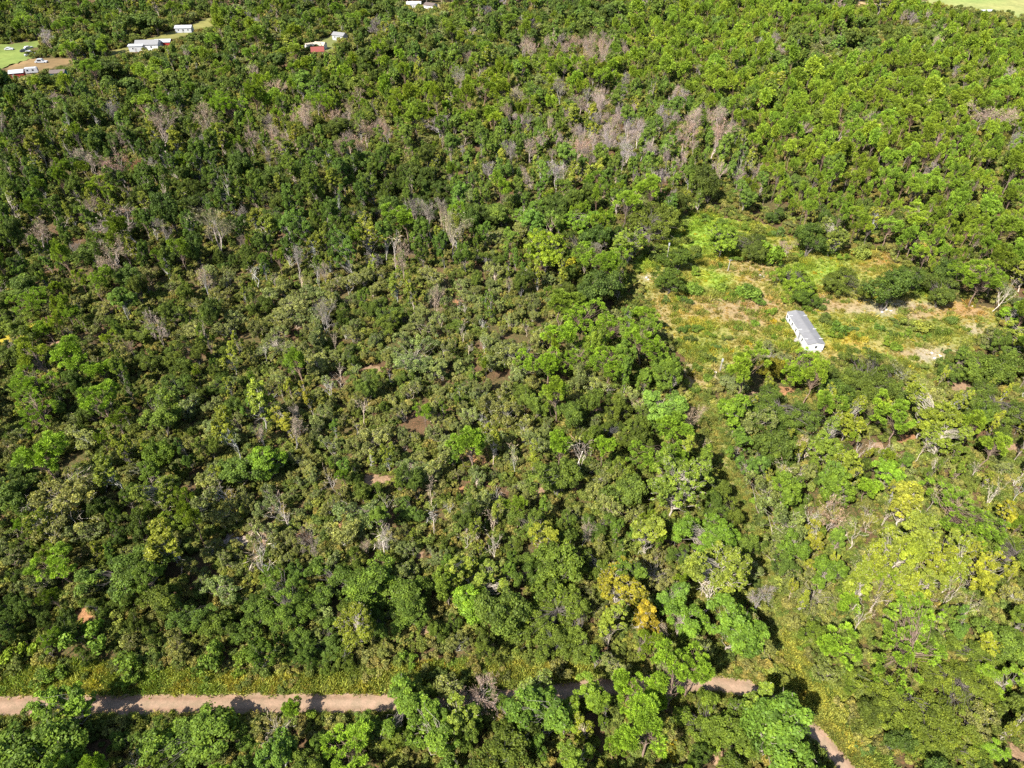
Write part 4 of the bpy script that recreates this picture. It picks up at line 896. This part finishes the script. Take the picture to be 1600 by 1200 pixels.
 (1150, 636, 40, 'leaf', (1.25, 1.3, .9), 'bright green tree right of the trail\'s sandy head', .9),
 (1152, 690, 34, 'leaf', (.9, 1.1, 1.0), 'narrow deep green tree on the trail\'s right side', 1.2),
 (1185, 655, 40, 'scrub', (.9, .95, .9), 'olive scrub oak left of the dark broad oak', 1.3),
 (1172, 722, 40, 'leaf', (.9, 1.15, 1.3), 'bluish green tree beside the middle of the trail', 1.0),
 (1192, 765, 42, 'scrub', (.9, .95, .85), 'olive tree on the trail\'s right, below the bluish tree', 1.5),
 (1226, 765, 40, 'leaf', (1.1, 1.1, .9), 'upright green tree below the short bleached snag', 1.1),
 (1248, 785, 34, 'oak', (1.1, 1.15, 1.2), 'grey green oak against the tall bleached stump', 1.1),
 (1205, 855, 38, 'scrub', (.9, .95, .8), 'olive oak squeezing the trail from the right', 1.4),
 (1240, 855, 38, 'leaf', (.95, 1.0, .9), 'green tree left of the small bright yellow one', 1.2),
 (1232, 905, 40, 'scrub', (.85, .9, .75), 'olive tree right above the open grass trail', 1.4),
 (1295, 890, 40, 'leaf', (1.0, 1.05, .9), 'green tree between bright yellow tree and white stems', 1.1),
 (1310, 760, 40, 'leaf', (1.1, 1.1, .9), 'upright green tree right of the tan leafless crown', 1.1),
 (1320, 720, 36, 'gold', (.9, .95, .9), 'slim yellow green tree above the small bare trunked pine', 1.3),
 (1255, 740, 40, 'scrub', (.95, .98, .9), 'olive scrub oak between two bleached snags', 1.4),
 (1275, 985, 40, 'oak', (1.1, 1.1, .8), 'olive oak left of the bright smaller pine', 1.0),
 (1290, 1050, 36, 'scrub', (.95, 1.0, .8), 'olive scrub oak in the weedy road bend', 1.1),
 (1335, 1065, 40, 'oak', (1.1, 1.1, .8), 'olive oak under the bright smaller pine', .9),
 (1370, 1080, 44, 'oak', (1.25, 1.15, .9), 'olive oak left of the very broad corner oak', .8),
 # corner
 (1425, 1005, 136, 'pine', (.88, 1.05, 1), 'huge spreading pine with reddish dead branches', .62),
 (1316, 1005, 60, 'pine', (.95, 1.12, 1), 'bright smaller pine left of the huge pine', .7),
 (1320, 938, 36, 'pine', (.95, 1.12, 1), 'young bright pine beside bleached fallen stem', .8),
 (1425, 1110, 120, 'oak', (1.35, 1.2, .95), 'very broad olive oak below the huge pine', .55),
 (1500, 1090, 120, 'oak', (1.35, 1.2, 1.0), 'broad olive oak right of the very broad one', .55),
 (1470, 1150, 100, 'oak', (1.3, 1.2, 1.0), 'low olive oak on the corner\'s lower side', .55),
 (1525, 1030, 70, 'oak', (1.2, 1.15, 1.0), 'olive oak beside the huge pine\'s right side', .7),
 (1412, 1128, 44, 'leaf', (1.4, 1.4, 1), 'fresh green small tree before the olive oaks', .6),
 (1575, 1000, 70, 'oak', (1.2, 1.25, 1.2), 'green grey oak on the right edge above', .75),
 (1560, 1055, 44, 'leaf', (1.4, 1.4, .9), 'light lime tree between grey oaks', .75),
 (1548, 1010, 30, 'gold', (1.15, 1.1, .8), 'yellow small tree right of the huge pine', .8),
 (1548, 1175, 40, 'leaf', (1.3, 1.4, 1), 'bright green tree next to the corner\'s sandy patch', .6),
 (1425, 955, 34, 'snag', (1.1, 1.1, 1.05), 'group of white stems above the huge pine', 1.1),
 (1478, 985, 30, 'snag', (1.15, 1.1, 1.05), 'white dead bush at the huge pine\'s shoulder', .7),
 # far, by name
 (1128, 208, 38, 'bare', (1.15, .95, .9), 'biggest tan leafless crown in the streaked wood', 1.0),
 (1078, 210, 28, 'bare', (1.1, .9, .85), 'pinkish leafless crown left of the biggest tan one', 1.0),
 (1080, 188, 30, 'bare', (1.0, .95, .95), 'silvery leafless crown above the pinkish one', 1.0),
 (1115, 182, 26, 'bare', (1.05, .98, .95), 'pale leafless crown above the biggest tan one', 1.0),
 (908, 232, 34, 'bare', (1.1, .88, .8), 'rose brown leafless crown at the swamp wood\'s middle', 1.0),
 (832, 230, 24, 'bare', (1.0, .95, .95), 'grey leafless crown left in the bluish wood', 1.0),
 (255, 190, 44, 'bare', (.8, .75, .73), 'pale round leafless tree in the far dark wood', 1.0),
 (315, 188, 42, 'bare', (.8, .76, .65), 'yellowish grey leafless tree in the far dark wood', 1.0),
 (175, 258, 36, 'bare', (1.1, .85, .85), 'rosy leafless tree above the tall dark wood', 1.0),
 (212, 255, 26, 'bare', (1.1, .7, .5), 'rust brown tree beside the rosy leafless one', 1.0),
 (135, 245, 34, 'bare', (1.0, .98, .98), 'grey leafless tree left of the rosy one', 1.0),
 (355, 158, 54, 'pine', (.95, 1.05, 1), 'big bright pine above the rosy and grey trees', .9),
 (300, 245, 44, 'pine', (1.0, 1.05, 1), 'yellow green pine at the dark wood\'s top', .85),
 (155, 290, 46, 'pine', (1.1, 1.05, 1), 'rounded yellowish pine in the tall dark wood', .8),
 (470, 180, 34, 'pine', (1.0, 1.05, 1), 'bright round pine below the red roofed house wood', .9),
 (640, 165, 26, 'pine', (1.0, 1.05, 1), 'small round bright pine in the centre woods', .9),
 (505, 155, 38, 'pine', (1.0, 1.05, 1), 'pine clump head in the centre woods', .9),
 (1388, 190, 40, 'pine', (1.1, 1.15, 1), 'light topped pine with long slanting bare trunk', 1.1),
 (1540, 178, 44, 'bare', (1.2, 1.1, 1.05), 'tan leafless strip within the upper pine stand', .7),
 (1572, 183, 44, 'bare', (1.2, 1.1, 1.05), 'tan leafless crowns at the pine stand\'s right edge', .7),
 (1255, 205, 24, 'bare', (1.0, .95, .95), 'silver leafless tree at the pine stand\'s front', .9),
 (1325, 195, 34, 'bare', (1.1, .85, .75), 'brown leafless tree in the pine stand\'s front', .8),
 (1372, 205, 30, 'bare', (1.1, .98, .85), 'tan leafless tree beside the slanting trunk', .8),
]
# ------------------------------------------------------------------ placing the trees
def jitter(c, r, amt=.16):
    k = 1+r.uniform(-amt, amt)*1.4; h = r.uniform(-amt, amt)*.6
    return (c[0]*k*(1+h), c[1]*k, c[2]*k*(1-h))
PLACED = []      # (x, y, radius)
GRID = {}
def add_disc(x, y, r):
    GRID.setdefault((int(x//10), int(y//10)), []).append((x, y, r))
def crowded(x, y, r, k=1.0):
    i, j = int(x//10), int(y//10)
    for a in range(i-2, i+3):
        for b in range(j-2, j+3):
            for (u, v, q) in GRID.get((a, b), ()):
                if (u-x)**2+(v-y)**2 < (max(r, q)*k)**2: return True
    return False
TREES = []       # dicts
def add_tree(kind, x, y, width, hf, tint, bark, label=None, zone=None, var=None, rot=None, aim=None):
    v = rnd.randrange(NV[kind]) if var is None else var
    mdl = MOD[kind][v]; s = width/mdl[2]
    zc = pix(x, y)[2]
    TREES.append(dict(kind=kind, x=x, y=y, s=s, sz=s*hf, v=v, rot=rnd.uniform(0, 6.283) if rot is None else rot, tint=tint, bark=bark, label=label, zone=zone, size=width*max(1, hf)*FPX/max(zc, 30), w=width))
for (px, py, wpx, kind, tf, label, hf) in HERO:
    q = at(px, py, 5); width = wpx*pix(q.x, q.y, 5)[2]/FPX; ctr = 5
    v = rnd.randrange(NV[kind]) if kind not in NB or width < 1.3*SIZE[kind][0] else NV[kind]+rnd.randrange(NB[kind])
    mdl = MOD[kind][v]; rot = rnd.uniform(0, 6.283)
    if v >= NV[kind]: hf = min(1.0, hf*1.3)
    if kind == 'pine': tf = (tf[0]*1.1, tf[1]*1.1, tf[2]*1.1)
    if kind in ('leaf', 'oak', 'pine'): tf = (tf[0], min(tf[1], tf[0]*1.1), tf[2]*.9)
    for _ in range(3):
        s = width/mdl[2]; ctr = mdl[3]*s*hf; q = at(px, py, ctr); width = wpx*pix(q.x, q.y, ctr)[2]/FPX
    s = width/mdl[2]; ox, oy = mdl[5]; c_, s_ = math.cos(rot), math.sin(rot)
    x, y = q.x-(ox*c_-oy*s_)*s, q.y-(ox*s_+oy*c_)*s
    t = T_[kind]; add_tree(kind, x, y, width, hf, tuple(t[i]*tf[i] for i in range(3)), BARK[kind], label, None, v, rot)
    add_disc(x, y, width*.44)
SHX, SHY = -sdir.x/sdir.z, -sdir.y/sdir.z
ROADVIS_PX = [(-100, 1083), (588, 1083), (588, 1118), (-100, 1122)]
TRAILVIS_PX = ([(345, 838), (385, 838), (385, 858), (345, 858)], [(570, 744), (612, 744), (612, 760), (570, 760)], [(566, 572), (594, 572), (594, 584), (566, 584)], [(735, 714), (757, 714), (757, 727), (735, 727)], [(1092, 618), (1120, 622), (1150, 740), (1140, 745), (1118, 700)], [(1202, 945), (1224, 945), (1245, 1045), (1208, 1050)])
VERGEVIS_PX = [(-100, 1052), (290, 1058), (700, 1050), (700, 1083), (-100, 1086)]
def blocked(x, y, h, w_, low=.12):
    if seg_dist(ROAD, x, y) < 2.6+w_*.25: return True
    if seg_dist(TRAIL, x, y) < 2.0+w_*.2: return True
    for z, e in ((0, 0), (h*.3, .4), (h*.6, .5), (h*.8, .4), (h*.97, .25)):
        px, py, zc = pix(x, y, z); r = w_*FPX/zc*e
        for dx in ((0,) if not e else (-r, 0, r)):
            if inside(CLEAR_PX, px+dx, py): return True
            if z and (inside(ROADVIS_PX, px+dx, py) or inside(VERGEVIS_PX, px+dx, py)): return True
            if z and inside(FIELD_PX, px+dx, py): return True
            if z and any(inside(pl, px+dx, py) for pl in TRAILVIS_PX): return True
            if py < 135:
                for yd in YARDS:
                    if inside(yd[1], px+dx, py-(2 if z > h*.9 else 0)): return True
            if z and px < 640 and py > 1040:      # the sunlit part of the road stays sunlit
                qx, qy, _ = pix(x+dx*zc/FPX+SHX*z, y+SHY*z)
                if inside(ROADVIS_PX, qx, qy-6): return True
    for pl in (VERGE, BEND, FIELD):
        if inside(pl, x, y): return True
    for pl in YARDG:
        if inside(pl, x, y): return True
    for (a, b, rx, ry) in BAREG:
        if ((x-a)/(rx+w_*.2))**2+((y-b)/(ry+w_*.3))**2 < 1: return True
    for (bx, by, br, bh) in KEEP_CLEAR:
        if (x-bx)**2+(y-by)**2 < (br+w_*.5)**2: return True
        if 0 < by-y < 60 and abs(x-(bx-(bx/by)*(by-y))) < br+w_*.4 and pix(x, y, h*.95)[1] < pix(bx, by, bh*.25)[1]: return True
    return False
def zone_at(px, py):
    for zn in reversed(ZONES):
        if zn[1] is None or inside(zn[1], px, py): return zn
    return ZONES[0]
def scatter():
    r = random.Random(11); n = 0
    bands = [(22, 330, 52000), (330, 840, 46000)]
    for (y0, y1, cnt) in bands:
        for _ in range(cnt):
            y = math.sqrt(r.uniform(y0*y0, y1*y1)) if y0 > 100 else r.uniform(y0, y1)
            half = .75*(y*CP+HC*SP)+(30 if y < 200 else 120); x = r.uniform(-half, half)
            px, py, zc = pix(x, y, 6)
            q = nz(x, y, .05, 3)*18; zn = zone_at(px+q, py+q*.5)
            sp = zn[3]*(1+.5*nz(x, y, .06, 40))*r.choice((r.uniform(.5, .8), r.uniform(.85, 1.3), r.uniform(.85, 1.3)))
            if crowded(x, y, sp*.88): continue
            # kinds grow in clumps
            ks = list(zn[2].items()); wts = []
            for i, (k, wgt) in enumerate(ks): wts.append(wgt*max(.08, 1+2.2*nz(x, y, .035 if y > 250 else .06, 7*len(k)+ord(k[0]))))
            kind = r.choices([k for k, _ in ks], wts)[0]
            slim = .74 if zn[0] == 'yellow wood' and kind == 'gold' else 1
            if slim < 1: sp *= .85
            width = sp*slim*r.uniform(.85, 1.3)*(1.12 if kind in ('oak',) else .98 if kind in ('pine', 'scrub') else .8 if kind in ('leaf', 'gold') else .85)
            if kind == 'snag': width = r.uniform(2.2, 4)
            H = SIZE[kind][1]*width/SIZE[kind][0]
            small = sp < zn[3]*.75; tall = (.72 if small else 1)*{'pine': 14, 'leaf': 13, 'gold': 12.5, 'bare': 11, 'snag': 7.5, 'oak': 9.0, 'scrub': 5.6}[kind]*zn[4]*r.uniform(.82, 1.18)
            hf = max(.6, min(1.5 if slim == 1 else 1.9, tall/H))
            if kind in ('gold', 'leaf', 'pine') and r.random() < .22: width *= .68; H *= .68; hf = min(2.0, hf*1.35)
            h = H*hf
            if blocked(x, y, h, width): continue
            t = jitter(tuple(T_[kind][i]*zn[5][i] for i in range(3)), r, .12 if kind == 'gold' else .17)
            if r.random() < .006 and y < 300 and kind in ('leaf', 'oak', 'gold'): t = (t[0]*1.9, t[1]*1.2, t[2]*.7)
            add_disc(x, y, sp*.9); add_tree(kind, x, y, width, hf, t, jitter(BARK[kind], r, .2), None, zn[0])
def visible(t):
    h = SIZE[t['kind']][1]*t['sz']
    a = pix(t['x'], t['y'], h*.6); b = pix(t['x'], t['y'], h)
    return -5 < a[0] < 1605 and ((-5 < a[1] < 1205) or (-5 < b[1] < 1205)) and t['y'] > 10
SHORT = dict(pine='pine', oak='oak', scrub='scrub oak', leaf='broadleaf tree', gold='yellowing tree', bare='leafless tree', snag='dead tree')
def relate(solo):
    """a label of its own for the tree that stands next to a landmark tree, on one side of it"""
    def mid(t): return pix(t['x'], t['y'], SIZE[t['kind']][1]*t['sz']*CZ[t['kind']])[:2]
    marks = [(mid(t), t) for t in TREES if t['label'] and not t['label'].startswith('thin white stem standing') and 0 < mid(t)[0] < 1600 and 0 < mid(t)[1] < 1200]
    near = {}
    for t in solo:
        if t['label']: continue
        px, py = mid(t)
        for (mx, my), m_ in marks:
            dx, dy = px-mx, py-my; d = math.hypot(dx, dy); lim = (t['w']+m_['w'])*.5*FPX/pix(m_['x'], m_['y'])[2]*1.25+4
            if d > lim or d < 6: continue
            side = ('just right of' if dx > 0 else 'just left of') if abs(dx) > abs(dy) else ('just below' if dy > 0 else 'just above')
            near.setdefault((id(m_), side), []).append((d, t, m_))
    used = set()
    for (mid_, side), lst in sorted(near.items(), key=lambda q: min(z[0] for z in q[1])):
        kinds = {}
        for d, t, m_ in sorted(lst, key=lambda z: z[0]): kinds.setdefault(t['kind'], (t, m_))
        for k, (t, m_) in kinds.items():
            if id(t) in used: continue
            l = '%s %s the %s' % (SHORT[k], side, m_['label'])
            if len(l.split()) <= 16: t['near'] = l; used.add(id(t))
def build_trees():
    by = {}
    for t in TREES: by.setdefault(t['kind'], []).append(t)
    plan = []
    for kind, ts in by.items():
        ts.sort(key=lambda t: (t['label'] is None, not visible(t), -t['size'])); plan += [t for i, t in enumerate(ts) if i < 290 and visible(t) and kind != 'bush']
    relate(plan)
    for kind, ts in by.items():
        name, cat, word, plural = KINDW[kind]
        ts.sort(key=lambda t: (t['label'] is None, not visible(t), -t['size']))
        nmax = 290
        solo = [t for i, t in enumerate(ts) if i < nmax and (t['label'] or visible(t))]; rest = ts[len(solo):]
        for t in solo:
            tm, cm = MOD[kind][t['v']][:2]
            e = link(name, None, None, (t['x'], t['y'], 0)); e.rotation_euler = (rnd.uniform(-.05, .05), rnd.uniform(-.05, .05), t['rot']); k_ = 1 if t['label'] else rnd.uniform(.86, 1.14); e.scale = (t['s']*k_, t['s']/k_, t['sz'])
            e.empty_display_size = .5
            lab = t['label'] or t.get('near') or (word+' '+PHRASE[t['zone']])
            grp = plural+' '+PHRASE[t['zone']] if t['zone'] else 'thin white stems among the yellow crowns' if lab.startswith('thin white stem standing') else None
            tag(e, lab, cat, grp)
            a = link('trunk', tm, e); a['bark'] = list(map(float, t['bark'])); a['tint'] = list(map(float, t['tint']))
            c = link('crown', cm, e); c['tint'] = list(map(float, t['tint'])); c['bark'] = list(map(float, t['bark']))
        for far in (False, True):
            it = [(t['x'], t['y'], 0, t['rot'], t['s'], t['sz'], t['v'], t['tint'], t['bark']) for t in rest if (t['y'] > 240) == far]
            if it:
                nm = {'pine': 'pine_woods', 'oak': 'oak_woods', 'scrub': 'scrub_oak_woods', 'leaf': 'broadleaf_woods', 'gold': 'yellowing_woods', 'bare': 'leafless_woods', 'snag': 'dead_tree_woods', 'bush': 'shrubbery'}[kind]
                if far: nm = 'far_'+nm
                tag(gn_instances(nm, SRC[kind, far], it), ('more %s filling the woods behind the single ones' if not far else 'distant mass of %s in the woods') % plural, 'woods', kind='stuff')
        print(kind, len(solo), len(rest))
def undergrowth():
    r = random.Random(5); it = []
    for _ in range(90000):
        y = r.uniform(24, 560); half = .75*(y*CP+HC*SP)+14; x = r.uniform(-half, half)
        d = nz(x, y, .11, 50)
        px, py, zc = pix(x, y); zn = zone_at(px, py)
        if d < (-.4 if zn[0] not in ('scrub lot', 'left scrub') else -.22) or r.random() < (y-150)/620: continue
        if seg_dist(ROAD, x, y) < 2.5 or seg_dist(TRAIL, x, y) < 2.0 or inside(CLEAR, x, y) or ((inside(VERGE, x, y) or inside(BEND, x, y)) and (nz(x, y, .25, 71) < .05 or r.random() < .5)): continue
        if any(((x-a)/rx)**2+((y-b)/ry)**2 < 1.2 for a, b, rx, ry in BAREG): continue
        if any((x-bx)**2+(y-by)**2 < br*br for bx, by, br, bh in KEEP_CLEAR) or (y > 330 and (any(inside(pl, x, y) or inside(pl, x*1.02, y+10) for pl in YARDG) or inside(FIELD, x, y))): continue
        s = r.uniform(.3, 1.15)*(1+max(0, y-200)/300); c = r.choice([(.10, .13, .025), (.14, .165, .035), (.15, .16, .045), (.09, .12, .026), (.16, .15, .045)])
        it.append((x, y, 0, r.uniform(0, 6.28), s, s*r.uniform(.7, 1.2), r.randrange(NV['bush']), jitter(c, r), BARK['bush']))
    tag(gn_instances('undergrowth', SRC['bush', False], it), 'low leafy undergrowth covering the forest floor', 'undergrowth', kind='stuff'); print('undergrowth', len(it))
def weeds():
    r = random.Random(9); groups = {'meadow_weeds': [], 'verge_grass': [], 'roadside_grass': []}
    def put(k, x, y, c, s): groups[k].append((x, y, .02, r.uniform(0, 6.28), s, s*r.uniform(.6, 1.3), r.randrange(5), jitter(c, r, .22), c))
    xs = [p[0] for p in CLEAR]; ys = [p[1] for p in CLEAR]
    for _ in range(52000):
        x, y = r.uniform(min(xs), max(xs)), r.uniform(min(ys), max(ys))
        if not inside(CLEAR, x, y): continue
        if any((x-bx)**2+(y-by)**2 < (br*.6)**2 for bx, by, br, bh in KEEP_CLEAR): continue
        c = mead_col(x, y); soil = c[2]/max(c[1], .01)      # pale and pink soils carry fewer weeds
        if soil > .5 and r.random() < .55: continue
        if soil > .36 and r.random() < .3: continue
        clump = nz(x, y, .2, 61)+.6*nz(x, y, .55, 66)
        if clump < .3 and r.random() < .55: continue
        sz = r.uniform(.22, .55)
        if clump > .38: sz = r.uniform(.6, 1.5)
        elif r.random() < .03: sz = r.uniform(.7, 1.3)
        if sz > .6 and r.random() < .6: c = lerp(c, (.11, .15, .025), r.uniform(.3, 1))
        if r.random() < .06: c = (.08, .125, .022)
        elif r.random() < .03: c = (.30, .24, .03)
        put('meadow_weeds', x, y, (c[0]*1.15, c[1]*1.2, c[2]*.9), sz)
    for poly, n, k in ((VERGE, 5200, 'verge_grass'), (BEND, 2600, 'verge_grass')):
        xs = [p[0] for p in poly]; ys = [p[1] for p in poly]
        for _ in range(int(n*1.5)):
            x, y = r.uniform(max(min(xs), -120), max(xs)), r.uniform(min(ys), max(ys))
            if not inside(poly, x, y) or seg_dist(ROAD, x, y) < 2.0: continue
            if nz(x, y, .2, 15) > .3 and y > 57 and x < -40: continue
            t = nz(x, y, .15, 44); c = lerp((.17, .235, .04), (.29, .285, .055), .5+t*1.4)
            if r.random() < .12: c = (.11, .15, .03)
            if r.random() < .05: c = (.26, .2, .04)
            put(k, x, y, c, r.uniform(.4, 1.15))
    for _ in range(9000):
        i = r.randrange(len(ROAD)-1); t = r.random(); x = ROAD[i][0]+(ROAD[i+1][0]-ROAD[i][0])*t; y = ROAD[i][1]+(ROAD[i+1][1]-ROAD[i][1])*t
        if x < -120: continue
        o = r.choice((-1, 1))*abs(r.gauss(2.45, .42)); dx, dy = ROAD[i+1][0]-ROAD[i][0], ROAD[i+1][1]-ROAD[i][1]; L = math.hypot(dx, dy); x += -dy/L*o; y += dx/L*o
        if seg_dist(ROAD, x, y) < 1.75+.35*nz(x, y, .4, 3): continue
        put('roadside_grass', x, y, lerp((.14, .19, .04), (.26, .23, .07), r.random()**1.5), r.uniform(.3, .85))
    for _ in range(3000):
        i = r.randrange(len(TRAIL)-1); t = r.random(); x = TRAIL[i][0]+(TRAIL[i+1][0]-TRAIL[i][0])*t+r.gauss(0, 1.6); y = TRAIL[i][1]+(TRAIL[i+1][1]-TRAIL[i][1])*t+r.gauss(0, 1.6)
        if seg_dist(TRAIL, x, y) < .7 and r.random() < .6: continue
        put('roadside_grass', x, y, lerp((.13, .19, .04), (.24, .225, .065), r.random()), r.uniform(.3, .8))
    lab = dict(meadow_weeds='yellow green weeds and dry grass covering the clearing', verge_grass='tall yellowish weeds on the grassy verges of the road', roadside_grass='short grass fringing the dirt road and trail')
    for k, it in groups.items():
        tag(gn_instances(k, SRC['weed', False], it), lab[k], 'weeds', kind='stuff'); print(k, len(it))
    # low shrubs in the clearing, each one a thing
    SH = [(1150, 452, 26), (1170, 458, 30), (1128, 452, 18), (1140, 466, 14), (1085, 458, 26), (1072, 470, 18), (1060, 466, 16), (1098, 452, 18), (1040, 468, 14), (1290, 502, 18), (1312, 516, 22), (1335, 510, 18), (1300, 522, 20), (1375, 512, 14), (1392, 520, 16), (1365, 526, 12), (1405, 506, 20), (1425, 512, 24),
          (1445, 515, 24), (1468, 520, 22), (1440, 526, 20), (1415, 524, 20), (1485, 503, 16), (1508, 514, 12), (1345, 522, 14), (1090, 515, 20), (1110, 522, 16), (1078, 530, 16), (1118, 540, 14), (1135, 528, 14), (1068, 515, 18), (1100, 555, 22), (1085, 548, 14), (1112, 560, 14), (1090, 575, 16), (1105, 590, 14),
          (1150, 510, 14), (1178, 505, 12), (1205, 488, 16), (1225, 470, 18), (1280, 480, 16), (1290, 470, 14), (1185, 470, 20), (1330, 545, 14), (1402, 545, 16), (1385, 536, 20), (1360, 545, 12), (1290, 492, 14), (1260, 482, 14), (1150, 405, 20), (1205, 412, 22), (1190, 404, 18), (1230, 405, 22), (1245, 398, 16), (1340, 400, 22), (1290, 395, 26), (1310, 402, 18), (1085, 425, 18), (1022, 404, 20),
          (1075, 352, 18), (1100, 345, 20), (1130, 350, 20), (1160, 352, 22), (1185, 362, 22), (1215, 366, 22), (1235, 362, 18), (1070, 375, 16), (1085, 392, 16), (1085, 610, 14), (1440, 572, 16), (1480, 545, 16), (1140, 660, 20), (1158, 690, 24), (1165, 735, 20), (1178, 780, 22), (1255, 1010, 24), (1270, 1050, 22), (1330, 1110, 26), (1345, 1170, 24), (1210, 1030, 18)]
    for px, py, wpx in SH:
        q = at(px, py, .8); v = r.randrange(NV['bush']); wd = wpx*pix(q.x, q.y, .8)[2]/FPX
        if seg_dist(ROAD, q.x, q.y) < 2.4: continue
        o = link('shrub', bush_mesh[v], None, (q.x, q.y, .02)); s = wd/MOD['bush'][v][2]; o.scale = (s, s, s*r.uniform(.55, .85)); o.rotation_euler.z = r.uniform(0, 6.28)
        c = r.choice([(.085, .135, .02), (.07, .11, .025), (.12, .15, .03), (.10, .16, .02)]); o['tint'] = list(jitter(c, r)); o['bark'] = list(BARK['bush'])
        upper, trail = py < 412, py > 640
        ph = 'among the lime grass of the upper clearing' if upper else 'beside the sandy trail and road bend' if trail else 'on the weedy open ground of the clearing'
        tag(o, 'low green shrub '+ph, 'shrub', 'shrubs '+ph)
bush_mesh = [o.data for o in sorted(SRC['bush', False].objects, key=lambda o: o.name)]
# ------------------------------------------------------------------ plant everything
scatter()
build_trees()
undergrowth()
weeds()
